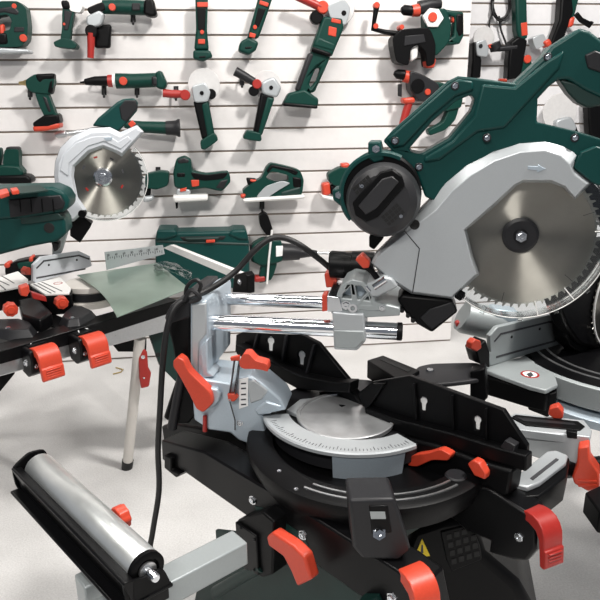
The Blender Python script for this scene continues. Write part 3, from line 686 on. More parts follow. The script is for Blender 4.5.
MB().tube([UH(560, 470, .66), UH(640, 460, .66)], .02, 12).build('cross_tube', 'black_steel', rst, 0)

# ================================================================ left station in the middle distance
hb2 = .70
RF = frame2((97, 328), (165, 309), hb2)
bst = thing('saw_stand', 'long silver rail stand at left with two orange clamp levers and pale leg', 'stand', UH(127, 470, 0))
pp('rail', 'alu', bst, RF, [(-30, 364), (97, 329), (190, 303), (190, 325), (97, 350), (-30, 385)], -.06, 0, .004)
pp('rail_edge', 'black_steel', bst, RF, [(-30, 360), (97, 323), (178, 300), (178, 311), (97, 337), (-30, 373)], -.065, .006, .002)
def clamp(top_px, side_w, h, n):
    o = UH(*top_px, h); f = Fr(o, RF.w, Z, RF.u)
    arm = MB().prism(f, [(-.34, .004), (-.02, .004), (.02, 0), (.030, -.03), (.022, -.075), (-.012, -.095), (-.05, -.085), (-.06, -.055), (-.34, -.045)], -side_w*.1, side_w*.95).build('clamp_arm', 'black_steel', bst, .005)
    bolt(arm, f.p(-.01, -.045, -side_w*.1), -RF.u, .009, .006)
    bolt(arm, f.p(.028, -.05, side_w*.1), RF.w, .006, .005)
    lever_part(bst, o + RF.u*side_w*.08, RF.w, RF.u, side_w, 1.0)
    g = Fr(o+Z*.0045, RF.w, RF.u, Z)
    dp = MB().box(g, -.075, -.012, .006, side_w*.9, -.002, .002).build('decal_plate', 'black', bst, .001)
    for a in (((-.06, .02), (-.05, .05)), ((-.045, .03), (-.025, .022)), ((-.06, .055), (-.035, .06))):
        MB().tube([g.p(*a[0], .002), g.p(*a[1], .002)], .0018, 5).build('decal_mark', 'paper', dp, 0)
clamp((28, 350), .072, .705, 0)
clamp((77, 338), .072, .705, 1)
tl = RF.P(140, 338, -.03); foot = UH(127, 468, .0)
ax = (foot-tl).normalized()
lg = MB().tube([tl, foot+ (tl-foot)*.06], .0205, 18).build('leg', 'leg_paint', bst, 0)
MB().tube([foot+(tl-foot)*.065, foot+(tl-foot)*.0], [.0235, .0225], 18).build('leg_cap', 'rubber', lg, 0)
LV = upright(tl + (foot-tl)*.2 + Vector((0, -.03, 0)), 10)
rlv = pp('leg_lever', 'dark_red', bst, LV, [(138, 352), (143, 349), (147, 353), (148, 368), (151, 374), (149, 387), (141, 389), (139, 378)], -.02, .0, .005)
bolt(rlv, LV.P(143, 357, 0), LV.w, .006, .004); bolt(rlv, LV.P(144, 378, 0), LV.w, .003, .002)
pp('leg_hinge', 'black', bst, LV, [(111, 343), (128, 338), (146, 342), (146, 352), (130, 352), (118, 352)], -.08, -.03, .003)
GP = upright(RF.P(168, 330, -.02), 30)
pp('end_panel', 'deep_green', bst, GP, [(145, 322), (170, 305), (188, 298), (215, 296), (215, 385), (187, 386), (176, 382), (160, 366)], -.02, 0, .003)
for q in ((150, 321), (171, 308), (178, 353)): bolt(bst, GP.P(*q, 0), GP.w, .005, .004)
disc('panel_hole', 'hole', bst, GP, 158, 355, 2.5, -.002, .001)
MB().tube([RF.P(8, 368, -.10), UH(-40, 440, 0)], .018, 14).build('leg', 'black_steel', bst, 0)
pp('leg_bracket', 'black_steel', bst, RF.shift(-.03), [(-8, 372), (16, 366), (15, 374), (-8, 402)], -.05, 0, .003)
MB().tube([RF.P(195, 315, -.05), RF.P(215, 430, -.3)*1.0 - Z*RF.P(215, 430, -.3).z], .019, 14).build('leg', 'leg_paint', bst, 0)

# ---- the mitre saw with white guard behind it
hubb = CAM + ray(103, 177)*2.42
SF = upright(hubb, 12)
ws = thing('mitre_saw', 'mitre saw at left with white curved guard and shiny round blade', 'saw', UH(85, 312, .70))
go = [(54, 176), (55, 162), (60, 148), (72, 136), (90, 128), (110, 127), (120, 132), (137, 125), (144, 132), (122, 157), (115, 153), (103, 148), (90, 153), (75, 167), (74, 177), (78, 197), (87, 210), (74, 222), (65, 223), (58, 200)]
gi2 = [(58, 176), (59, 164), (64, 152), (75, 141), (91, 133), (109, 132), (120, 137), (136, 128), (141, 132), (122, 153), (116, 150), (103, 145), (88, 150), (72, 166), (71, 177), (75, 198), (83, 210), (73, 219), (67, 220), (61, 199)]
wg = MB().loft(SF, [SF.px(x, y, .010) for x, y in go], .006, [SF.px(x, y, .030) for x, y in gi2], .030)  .build('blade_guard', 'guard_white', ws, .0015)
pp('guard_step', 'guard_white', wg, SF, [(60, 170), (64, 155), (76, 143), (92, 137), (109, 136), (118, 142), (128, 136), (131, 140), (121, 149), (104, 141), (88, 146), (69, 163), (68, 176)], .02, .034, .0015)
pp('guard_mark', 'silver_blue', wg, SF, [(104, 138), (112, 137), (112, 140), (106, 141)], .03, .036, .0005)
pp('guard_back', 'charcoal', ws, SF, go[:10] + [(140, 160), (120, 150), (90, 160), (84, 200)] + go[16:], -.05, -.010, .002)
make_blade(ws, SF, SF.P(103, 177, 0), 40.5*SF.scale(103, 177, 0), 40, .0014)
hp_ = SF.P(103, 177, 0)
hub_b = MB().lathe(hp_, SF.w, [(0, 0), (0, .034), (.005, .034), (.008, .028), (.008, .016), (.012, .014), (.012, 0)], 30).build('arbor_flange', 'bolt', ws, 0, ang=25)
bolt(hub_b, hp_+SF.w*.011, SF.w, .010, .008)
for a in (60, 105, 150, 215, 330, 15):
    d = SF.u*math.cos(R_(a))+SF.v*math.sin(R_(a)); t = SF.w.cross(d)
    MB().box(Fr(hp_+d*.075+SF.w*.0014, d, t, SF.w), -.003, .003, -.007, .007, 0, .0006).build('blade_print', 'dark_red' if a in (105, 215, 330) else 'ink', ws, 0)
RGb = 44*SF.scale(103, 177, 0)
cgb = MB().lathe(hp_, SF.w, [(.018, RGb*.84), (.018, RGb), (-.018, RGb), (-.018, RGb*.98), (.016, RGb*.98), (.016, RGb*.84)], 48, -125, 40, SF.u).build('clear_guard', 'clear_plastic', ws, 0)
MB().lathe(hp_, SF.w, [(.0185, RGb*.985), (.0200, RGb*.99), (.0185, RGb*1.0), (.016, RGb)], 48, -125, 40, SF.u).build('guard_rim', 'white_paint', cgb, 0)
gh = pp('top_handle', 'green', ws, SF, [(92, 126), (98, 118), (117, 102), (123, 99), (134, 98), (138, 102), (137, 111), (125, 125), (118, 132), (108, 128)], -.06, .004, .008, seg=3)
pp('handle_grip', 'charcoal', gh, SF, [(119, 107), (125, 100), (136, 100), (138, 108), (126, 122), (121, 119)], -.05, .0065, .004)
pp('handle_trim', 'red', gh, SF, [(128, 124), (132, 120), (136, 124), (131, 128)], -.02, .008, .002)
pp('dust_chute', 'black', ws, SF, [(70, 222), (80, 214), (92, 224), (90, 228), (80, 243), (70, 236)], -.05, .010, .003)
disc('chute_pivot', 'black', ws, SF, 82, 214, 4, -.01, .032)
pp('column', 'grey_alu', ws, SF, [(52, 236), (56, 220), (66, 222), (66, 236), (60, 256), (52, 258)], -.16, -.08, .005)
# fence, table and base of that saw
ht2 = .79
BFe = frame2((35, 283), (92, 268), ht2)
fb = pp('fence_plate', 'guard_white', ws, BFe, [(33, 281), (33, 265), (41, 257), (79, 251), (90, 256), (92, 266), (84, 269), (36, 283)], -.012, 0, .0015)
line('fence_groove', fb, BFe, [(37, 268), (44, 261), (79, 255.5), (89, 259)], 1.6, -.002, .001)
line('fence_groove', fb, BFe, [(37, 278), (85, 269)], 1.6, -.002, .001)
for q in ((49, 265), (77, 260)): disc('fence_hole', 'hole', fb, BFe, *q, 1.2, -.002, .0012, 10)
HB = flat(ht2)
t1 = pp('table_plate', 'white_paint', ws, HB, [(30, 284), (60, 277), (71, 288), (69, 293), (45, 294)], -.008, 0, .002)
for a, b in (((34, 284), (51, 293)), ((38, 283), (55, 292)), ((42, 282), (62, 291))): line('table_groove', t1, HB, [a, b], 1.1, -.003, .0008)
disc('warning_ring', 'dark_red', t1, HB, 58, 283, 4.5, -.002, .001, 20, 3.6)
t2 = pp('table_plate', 'white_paint', ws, HB, [(-14, 281), (18, 271), (28, 279), (28, 285), (-10, 292)], -.008, 0, .002, at=0)
for a, b in (((-4, 279), (9, 285)), ((2, 276), (14, 283)), ((0, 285), (5, 289))): line('table_groove', t2, HB, [a, b], 1.2, -.003, .0008)
tcb = UH(90, 281, ht2); tcr = 24*(tcb-CAM).dot(FWD)/F_PX
rtb = MB().lathe((tcb.x, tcb.y, ht2-.085), Z, [(0, 0), (0, tcr+.006), (.02, tcr+.006), (.024, tcr), (.06, tcr-.004), (.062, tcr+.004), (.080, tcr+.004), (.083, tcr), (.083, 0)], 48).build('round_table', 'leg_paint', ws, 0, ang=25)
MB().lathe((tcb.x, tcb.y, ht2-.085), Z, [(.028, tcr-.002), (.028, tcr+.002), (.056, tcr+.001), (.056, tcr-.004)], 48).build('table_band', 'charcoal', rtb, 0)
pp('base', 'black', ws, flat(ht2-.009), [(-14, 282), (18, 276), (30, 284), (60, 279), (72, 288), (72, 294), (45, 296), (33, 289), (28, 286), (-14, 294)], -.075, 0, .006)
pp('base_block', 'black_steel', ws, flat(ht2-.03), [(18, 300), (36, 296), (52, 312), (40, 320), (22, 314)], -.05, 0, .006)
SK = frame2((40, 305), (70, 300), .768)
for q, r in (((11, 310), 7), ((62, 303), 6.5)):
    k0 = SK.P(*q, .02); rad = r*SK.scale(*q, .02); kp = [(rad*(1 if k % 4 < 2 else .93)*math.cos(PI*k/16), rad*(1 if k % 4 < 2 else .93)*math.sin(PI*k/16)) for k in range(32)]
    kk = MB().prism(Fr(k0, SK.u, SK.v, SK.w), kp, -.03, .006).build('lock_knob', 'red', ws, .003)
    MB().lathe(k0+SK.w*.004, SK.w, [(0, 0), (0, rad*.55), (.006, rad*.5), (.006, 0)], 20).build('knob_cap', 'red', kk, 0)
pp('clip', 'dark_red', ws, SK, [(31, 292), (46, 297), (47, 302), (33, 299)], -.02, .01, .002)
pp('clip', 'red', ws, SK, [(20, 288), (29, 285), (30, 292), (27, 297), (21, 296)], -.02, .02, .003)
pp('fence_knob', 'red', ws, BFe, [(25, 271), (28, 267), (31, 268), (31, 275), (26, 275)], -.04, -.01, .002)
for out, top in (([(-10, 322), (20, 321), (34, 325), (38, 330), (34, 336), (10, 338), (-10, 334)], (8, 328)), ([(58, 322), (62, 316), (72, 308), (84, 308), (97, 314), (96, 318), (80, 326), (66, 327)], (72, 318))):
    hp2 = .722
    P0 = [flat(hp2).px(x, y) for x, y in out]; cx = sum(p[0] for p in P0)/len(P0); cy = sum(p[1] for p in P0)/len(P0)
    P1 = [(cx+(x-cx)*.72, cy+(y-cy)*.72) for x, y in P0]
    b = MB().loft(flat(hp2), P0, -.012, P1, .018).build('foot_pad', 'charcoal', ws, .004, 3)
    bolt(b, UH(*top, hp2+.018), Z, .007, .004)

# ---- green motor body with ribbed grip at the left edge
lo = CAM + ray(30, 220)*2.12
LFm = upright(lo, 8)
cs = thing('cordless_saw', 'dark green saw body with ribbed black grip and red switches at left edge', 'saw', lo - Z*.35)
LFm = Fr(lo, LFm.u, LFm.v, LFm.w)
up = pp('upper_body', 'green', cs, LFm, [(-30, 190), (10, 188), (52, 187), (64, 192), (69, 200), (69, 207), (65, 212), (28, 218), (-30, 222)], -.13, 0, .010, seg=3)
pp('lower_body', 'green', cs, LFm, [(-30, 218), (28, 216), (60, 214), (65, 222), (66, 234), (57, 242), (30, 247), (0, 255), (-30, 262)], -.13, -.008, .010, seg=3)
pp('lower_strip', 'deep_green', cs, LFm, [(20, 217), (58, 213), (64, 219), (30, 224), (21, 224)], -.05, -.004, .002)
gr = pp('ribbed_grip', 'charcoal', up, LFm, [(8, 200), (30, 197.5), (60, 195), (65, 203), (63, 209), (40, 213), (10, 218)], -.02, .005, .004)
for x0 in (19, 30, 41, 52): pp('grip_rib', 'black', gr, LFm, [(x0, 199), (x0+1.2, 199), (x0+2.4, 212), (x0+1.2, 212.5)], .0, .0062, .0004)
TB = flat((LFm.P(20, 186, -.03)).z + .001)
pp('top_recess', 'deep_green', up, TB, [(-4, 190), (4, 187), (40, 185), (48, 190), (20, 193)], -.004, .001, .001)
for a in ([(-2, 190), (7, 188), (9, 192), (0, 195)], [(10, 188), (17, 187), (19, 190), (12, 191)]): pp('switch', 'red', up, TB, a, -.002, .010, .002)
disc('body_hole', 'hole', cs, LFm, 49, 228, 5.2, -.012, -.007)
sp = LFm.P(-14, 240, -.10); MB().tube([sp, Vector((sp.x, sp.y, .79))], .010, 12).build('support_post', 'charcoal', cs, 0)
pp('arm', 'charcoal', cs, LFm, [(51, 242), (59, 243), (58, 250), (54, 252)], -.09, -.05, .003)

# ---- sheet, scale plate and bar lying on the station
vs_, N = [], 14
Acr, Bcr, Ccr, Dcr = (77, 275), (157, 263), (189, 288), (117, 317)
sm_ = MB()
def sheetp(s, t):
    x = (1-s)*(1-t)*Acr[0]+s*(1-t)*Bcr[0]+s*t*Ccr[0]+(1-s)*t*Dcr[0]; y = (1-s)*(1-t)*Acr[1]+s*(1-t)*Bcr[1]+s*t*Ccr[1]+(1-s)*t*Dcr[1]
    bow = math.sin(PI*t)*(1-s); x += bow*5; y -= bow*2
    return UH(x, y, .815-.035*t*t*(1-.5*s) - .01*(1-s))
for lay in (0, -.0025):
    for i in range(N+1):
        for j in range(N+1): sm_.v.append(sheetp(i/N, j/N)+Z*lay)
M2 = (N+1)**2
for i in range(N):
    for j in range(N):
        a = i*(N+1)+j; b = a+1; c = a+N+2; d = a+N+1
        sm_.f.append((a, d, c, b)); sm_.f.append((M2+a, M2+b, M2+c, M2+d))
edge = [i*(N+1) for i in range(N+1)] + [N*(N+1)+j for j in range(1, N+1)] + [i*(N+1)+N for i in range(N-1, -1, -1)] + [j for j in range(N-1, 0, -1)]
for k in range(len(edge)):
    a, b = edge[k], edge[(k+1) % len(edge)]; sm_.f.append((a, b, M2+b, M2+a))
sh = sm_.build('steel_sheet', 'sheet', None); tag(sh, 'thin curved grey-green steel sheet lying over the left rail stand', 'sheet')
RU = frame2((107, 270), (165, 254), .815)
ru = pp('scale_plate', 'grey_alu', None, RU, [(105, 252), (163, 245), (165, 254), (107, 270)], -.004, 0, .0008)
tag(ru, 'pale upright ruler plate with printed numbers standing on the steel sheet', 'ruler')
for k in range(25):
    t = k/24; x = 108+54*t; y = 254-6.8*t
    L = 5 if k % 3 == 0 else 3
    pp('tick', 'ink', ru, RU, [(x-.25, y+3), (x+.25, y+3), (x+.25, y+3+L*.6), (x-.25, y+3+L*.6)], -.001, .0006, 0)
def text_part(s, par, fr, x, y, size_px, mat='ink', w=.0008):
    cu = bpy.data.curves.new('t', 'FONT'); cu.body = s; cu.size = size_px*fr.scale(x, y, w); cu.extrude = .0002
    ob = bpy.data.objects.new('t', cu); col.objects.link(ob); bpy.context.view_layer.update()
    me = bpy.data.meshes.new_from_object(ob); bpy.data.objects.remove(ob)
    a, b = fr.px(x, y, w); root = par
    while root.parent is not None: root = root.parent
    off = root.location
    for v in me.vertices: v.co = fr.p(a+v.co.x, b+v.co.y, w+v.co.z) - off
    me.materials.clear(); me.materials.append(MAT[mat])
    o = bpy.data.objects.new('lettering', me); col.objects.link(o); o.parent = par; return o
for k, s in enumerate(('20', '40', '60', '80', '100', '120', '140')):
    x = 107+k*7.9; text_part(s, ru, RU, x, 256.8-.98*k, 3.4)
bar = frame2((166, 249), (238, 277), .83)
ab = pp('flat_bar', 'white_paint', None, bar, [(163, 248), (170, 245), (240, 273), (240, 281)], -.02, 0, .001)
tag(ab, 'straight pale metal bar slanting down behind the steel sheet', 'bar')
pb = thing('pivot_bracket', 'black bracket with a silver bolt at the end of the pale bar', 'bracket', bar.P(240, 293, 0))
pp('plate', 'black', pb, bar, [(234, 275), (244, 272), (247, 276), (247, 294), (232, 293)], -.03, .004, .003)
bolt(pb, bar.P(240, 282, .004), bar.w, .009, .006)
wr = thing('plastic_bag', 'crumpled clear plastic bag lying on the steel sheet near the bar', 'bag', UH(172, 270, .815))
rb_ = random.Random(3)
bgm = MB(); cells = 9
for i in range(cells+1):
    for j in range(cells+1):
        x, y = 154+38*i/cells, 262+10*i/cells+10*j/cells-4*math.sin(PI*i/cells)
        bgm.v.append(UH(x+rb_.uniform(-1, 1), y+rb_.uniform(-1, 1), .818+rb_.uniform(0, .018)))
for i in range(cells):
    for j in range(cells):
        a = i*(cells+1)+j; bgm.f.append((a, a+1, a+cells+2, a+cells+1))
bgm.build('film', 'clear_plastic', wr, 0, ang=20, recalc=False)
hk = thing('hex_key', 'small bent hex key lying on the carpet under the rail', 'hex key', UH(117, 372, .004))
MB().tube([UH(113, 374, .004), UH(121, 372, .004), UH(123, 369.5, .004), UH(116, 367.5, .004)], .004, 6).build('shaft', 'brass', hk, 0)

# ================================================================ tools hanging on the slat wall
def tool(name, label, cat, parts, group='power tools hanging on the wall', fr=None):
    wf = fr or WF; fr = wf.shift(.035)
    """parts: (kind, part name, material, pixels, back, front); sits on the wall plane, front towards the hall"""
    xs = [p[0] for q in parts for p in (q[3] if isinstance(q[3], list) else [q[3]])]; ys = [p[1] for q in parts for p in (q[3] if isinstance(q[3], list) else [q[3]])]
    hx, hy = sum(xs[:6])/len(xs[:6]), sum(ys[:6])/len(ys[:6])
    MB().tube([wf.P(hx, hy, .001), wf.P(hx, hy, .04)], .006, 8).build('hook', 'charcoal', wall_back if wf is WF else wall_right, 0)
    root = thing(name, label, cat, fr.P(sum(xs)/len(xs), max(ys), 0), group)
    last = None
    for q in parts:
        kind, pn, mt, px, w0, w1 = q[:6]
        par = root
        if pn.startswith('>'): par = last; pn = pn[1:]
        if kind in 'PS':
            t = w1-w0
            holes = q[6] if len(q) > 6 else ()
            o = pp(pn, mt, par, fr, px, w0, w1, min(.3*t, .012 if t > .03 else .003), 1 if kind == 'S' else 0, holes, 3 if t > .03 else 2)
        elif kind == 'R': o = rod(pn, mt, par, fr, px, w0, 14)
        elif kind == 'D': o = disc(pn, mt, par, fr, px[0], px[1], px[2], w0, w1, 32)
        if par is root: last = o
    return root
G, B_, K, RD, SI, WD, C_ = 'green_wall', 'black', 'charcoal', 'red', 'silver', 'white_disc', 'charcoal'
tool('circular_saw', 'green saw with silver base plate cut off by the top left corner', 'saw', [
    ('S', 'body', G, [(-16, 6), (0, 1), (18, 1), (26, 8), (28, 26), (27, 40), (21, 47), (-16, 47)], .004, .085, [[(-8, 17), (7, 14), (12, 20), (10, 30), (-8, 33)]]),
    ('P', '>handle_grip', K, [(-6, 8), (14, 5), (20, 12), (18, 16), (4, 13), (-6, 15)], .05, .088),
    ('P', 'base_plate', SI, [(-16, 47), (28, 49), (29, 53), (-16, 54)], .004, .10),
    ('P', 'motor_cap', B_, [(-12, 33), (6, 32), (8, 44), (-12, 45)], .05, .093), ('P', 'vent', K, [(14, 27), (24, 27), (24, 32), (14, 32)], .06, .088),
    ('D', 'dial', RD, (23, 38, 3.6), .08, .092), ('D', 'badge', RD, (14, 6, 2.4), .08, .088),
    ('P', 'red_clip', RD, [(-2, 25), (3, 23), (5, 40), (0, 42)], .05, .09)])
tool('work_lamp', 'slim green battery lamp with pale head hanging upright near top left', 'lamp', [
    ('S', 'handle', G, [(62, 6), (75, 9), (71, 28), (70, 41), (60, 41), (62, 28)], .03, .075),
    ('P', '>grip', K, [(64, 10), (72, 12), (68, 30), (64, 30)], .06, .078),
    ('S', 'head', 'white_paint', [(66, 0), (78, 0), (83, 6), (80, 13), (70, 11)], .02, .08),
    ('P', 'head_shell', B_, [(60, 0), (69, 0), (71, 9), (62, 9)], .02, .085),
    ('S', 'foot', G, [(53, 42), (62, 38), (70, 39), (77, 45), (75, 49), (55, 47)], .004, .09),
    ('D', 'switch', RD, (64, 24, 1.3), .07, .08)])
tool('angle_grinder', 'horizontal green grinder with black square guard and red upright side handle, top left', 'grinder', [
    ('R', 'motor_body', G, [(103, 7, 6.5), (118, 7, 7), (148, 8, 7)], .045, 0),
    ('P', 'battery_end', B_, [(144, -1), (153, -2), (157, 15), (152, 17), (143, 14)], .004, .09),
    ('S', 'gear_head', SI, [(86, 16), (99, 10), (104, 14), (101, 25), (92, 28), (86, 24)], .02, .085),
    ('S', 'head_cover', B_, [(86, 8), (103, 1), (106, 10), (90, 15)], .02, .08),
    ('P', 'cutting_guard', B_, [(95, 24), (111, 24), (110, 48), (94, 48)], .004, .045),
    ('R', 'side_handle', 'dark_red', [(91, 33, 4), (91, 45, 3.6), (90.5, 58, 3.2)], .075, 0),
    ('D', 'handle_flange', B_, (91, 31, 6), .06, .09), ('D', 'dial', RD, (112, 7, 3.4), .07, .09),
    ('P', 'guard_vent', K, [(132, 3), (140, 3), (140, 10), (132, 10)], .06, .086)])
def stick(name, label, body, strip, foot, marks):
    ps = [('P', 'motor_body', G, body, .01, .07), ('P', '>grip_strip', B_, strip, .06, .073), ('P', 'battery_foot', G, foot, .004, .085)]
    fx, fy = sum(p[0] for p in foot)/len(foot), sum(p[1] for p in foot)/len(foot)
    ps.append(('P', 'foot_recess', B_, [(fx-5, fy), (fx+5, fy-1), (fx+4, fy+3.5), (fx-4, fy+4)], .05, .0865))
    for k, q in enumerate(marks): ps.append(('P', 'red_mark', RD, q, .06, .076) if isinstance(q, list) else ('D', 'button', RD, q, .06, .078))
    return tool(name, label, 'grinder', ps)
stick('angle_grinder', 'green grinder body hanging straight down at top, second from the square guarded one',
      [(195, -6), (208, -6), (207, 30), (209, 50), (194, 50), (196, 28)], [(197, 8), (206, 8), (205, 30), (198, 30)], [(193, 50), (210, 50), (213, 57), (203, 61), (193, 59)],
      [[(197, 2), (208, 2), (208, 7), (197, 7)], (202, 32, 2), [(198, 39), (205, 39), (205, 44), (198, 44)]])
stick('angle_grinder', 'green grinder body leaning right at top, between upright and large grinders',
      [(259, -5), (273, -3), (268, 12), (259, 38), (247, 38), (254, 14)], [(258, 8), (266, 9), (259, 27), (254, 26)], [(240, 42), (248, 37), (259, 42), (256, 50), (249, 55), (238, 51)],
      [[(260, 0), (269, 3), (268, 7), (259, 4)], (255, 27, 2), [(250, 32), (256, 34), (255, 38), (249, 37)]])
tool('large_grinder', 'big green two-handed grinder slanting down from red side handle, top centre', 'grinder', [
    ('P', 'motor_body', G, [(324, 16), (343, 18), (344, 28), (332, 57), (311, 51), (315, 40)], .02, .10),
    ('P', '>motor_vent', B_, [(313, 46), (332, 53), (331, 57), (311, 51)], .05, .105), ('P', '>motor_collar', G, [(318, 36), (337, 44), (334, 52), (313, 46)], .05, .104),
    ('P', 'rear_handle', G, [(312, 50), (331, 56), (325, 70), (315, 92), (297, 96), (303, 78)], .03, .085, [[(316, 68), (321, 68), (317, 80), (311, 88), (309, 84)]]),
    ('P', '>handle_grip', K, [(309, 52), (315, 54), (300, 92), (295, 90)], .03, .088),
    ('P', 'battery_foot', G, [(289, 93), (305, 89), (319, 99), (318, 107), (283, 104)], .004, .095),
    ('P', '>foot_pad', B_, [(284, 102), (318, 105), (318, 109), (283, 106)], .004, .097),
    ('S', 'gear_head', SI, [(327, 6), (344, -2), (351, 8), (346, 26), (331, 20)], .02, .095),
    ('D', '>gear_bolt', B_, (344, 13, 2.5), .09, .098),
    ('D', 'guard_disc', WD, (338, 8, 17), .004, .02),
    ('R', 'side_handle', 'dark_red', [(325, 9, 4), (314, 4, 4.2), (292, -6, 4)], .07, 0),
    ('D', 'handle_flange', B_, (317, 17, 6.5), .03, .08), ('D', 'handle_ring', RD, (323, 7, 6), .05, .09),
    ('P', 'red_mark', RD, [(329, 26), (337, 28), (336, 37), (328, 35)], .09, .103), ('P', 'red_mark', RD, [(332, 18), (341, 20), (341, 24), (331, 22)], .09, .103)])
tool('impact_driver', 'compact green impact driver with red and black battery at left', 'drill', [
    ('S', 'motor_body', G, [(25, 80), (34, 74), (53, 74), (54, 82), (51, 95), (32, 93), (26, 88)], .02, .085),
    ('P', '>top_cover', B_, [(34, 74), (54, 73), (54, 80), (44, 80), (40, 84), (36, 80)], .03, .088), ('P', '>motor_cap', B_, [(49, 80), (54, 79), (52, 94), (46, 94)], .03, .087), ('P', 'battery_shell', G, [(40, 118), (57, 113), (58, 117), (44, 121)], .01, .098),
    ('R', 'bit_holder', 'brass', [(19, 83, 1.4), (23, 83, 2), (27, 83, 3.5)], .05, 0),
    ('S', 'handle', G, [(34, 91), (47, 91), (54, 110), (57, 117), (46, 120), (39, 106)], .025, .08),
    ('P', '>grip', K, [(41, 95), (47, 97), (52, 112), (48, 113)], .05, .083),
    ('P', 'battery', B_, [(32, 123), (44, 115), (58, 114), (60, 123), (48, 127), (33, 127)], .004, .10),
    ('P', 'battery_base', RD, [(32, 126), (59, 122), (60, 128), (46, 131), (33, 132)], .004, .098),
    ('P', 'trigger', RD, [(34, 92), (39, 91), (40, 95), (36, 96)], .03, .07)])
tool('straight_grinder', 'long horizontal green straight grinder with tapered black nose', 'grinder', [
    ('R', 'nose', B_, [(80, 82.5, .8), (84, 82, 1), (85, 82, 3), (95, 81, 4.5), (108, 81, 5)], .05, 0),
    ('R', 'collar', 'dark_red', [(108, 81, 5.8), (112, 81, 6), (114, 81, 6)], .05, 0), ('R', 'collar_ring', 'paper', [(113, 81, 6.5), (116, 81, 6.5)], .05, 0),
    ('R', 'motor_body', G, [(116, 81, 7.4), (135, 81, 7), (157, 80, 6.8)], .05, 0),
    ('P', 'battery_end', G, [(155, 72), (161, 70), (167, 84), (164, 90), (156, 88)], .004, .095),
    ('P', '>vent', K, [(151, 76), (158, 76), (159, 86), (152, 86)], .05, .094),
    ('D', 'button', RD, (123, 81, 4), .08, .094)])
tool('die_grinder', 'short green straight tool with flared black end, beside the white guard', 'grinder', [
    ('R', 'nose', 'alu', [(55, 135, 1.5), (58, 135, 3.6), (66, 134, 3.6), (67, 134, 2.4), (80, 132, 2.4), (124, 125, 3)], .05, 0),
    ('R', 'motor_body', G, [(124, 124, 4), (138, 126, 5), (142, 127, 5.6), (167, 128, 6.2)], .045, 0),
    ('R', 'end_cap', K, [(166, 128, 6.8), (172, 128, 7), (176, 128, 7.5), (178, 128, 8.8), (180, 128, 8.8)], .05, 0), ('P', 'mount', B_, [(140, 124), (150, 124), (150, 130), (140, 130)], .004, .03)])
def grinder2(label, discp, head, body, green, tail, sh, flange, ring):
    tool('angle_grinder', label, 'grinder', [
        ('D', 'grinding_disc', WD, discp, .045, .053), ('S', 'gear_head', SI, head, .03, .095), ('D', '>spindle', B_, (sum(p[0] for p in head)/len(head), sum(p[1] for p in head)/len(head), 2), .09, .1),
        ('P', 'motor_body', B_, body, .02, .085), ('P', '>body_shell', G, green, .015, .089), ('S', 'battery_tail', G, tail, .004, .10),
        ('R', 'side_handle', sh[3], sh[:3], .07, 0), ('D', 'handle_flange', B_, flange, .03, .09), ('D', 'handle_ring', 'dark_red', (ring[0], ring[1], ring[2]*.85), .05, .095)])
grinder2('angle grinder hanging down with round pale disc and red side handle pointing left',
         (204, 85, 16), [(191, 86), (205, 82), (211, 92), (208, 102), (194, 103)], [(193, 101), (208, 98), (215, 136), (202, 140)], [(201, 104), (208, 100), (215, 136), (207, 138)],
         [(200, 141), (214, 132), (219, 140), (205, 150), (201, 149)], [(163, 93, 4), (172, 94, 4), (183, 94, 3.6), 'dark_red'], (211, 94, 5), (185, 95, 6))
grinder2('angle grinder leaning right with pale disc and black side handle pointing up left',
         (267, 85, 14), [(261, 82), (274, 76), (282, 88), (277, 98), (262, 94)], [(261, 92), (275, 97), (262, 136), (253, 134)], [(267, 96), (275, 98), (262, 136), (257, 135)],
         [(247, 130), (261, 133), (262, 142), (242, 139)], [(235, 71, 4.6), (244, 76, 4.4), (254, 82, 4), 'charcoal'], (254, 91, 5), (257, 84, 5.5))
tool('palm_sander', 'green palm sander on a flat black pad above the ribbed grip, far left', 'sander', [
    ('P', 'knob', K, [(5, 150), (6, 147), (17, 147), (19, 150)], .015, .075), ('S', 'neck', G, [(4, 149), (19, 149), (19, 166), (22, 170), (2, 170)], .02, .08),
    ('S', 'body', G, [(-10, 168), (2, 165), (18, 166), (23, 172), (22, 178), (-10, 178)], .01, .095), ('S', 'tail', G, [(-10, 148), (0, 148), (1, 156), (-2, 168), (-10, 170)], .02, .07),
    ('P', 'sanding_pad', B_, [(-12, 176), (26, 175), (31, 179), (31, 184), (-12, 184)], .004, .11)])
tool('jigsaw', 'green jigsaw half hidden behind the white guarded saw blade', 'jigsaw', [
    ('S', 'body', G, [(145, 174), (160, 171), (169, 172), (168, 186), (156, 190), (145, 188)], .01, .085), ('P', 'base_plate', SI, [(143, 197), (153, 196), (153, 201), (143, 203)], .004, .10),
    ('P', 'shoe_mount', B_, [(144, 187), (151, 188), (150, 197), (144, 197)], .03, .07)])
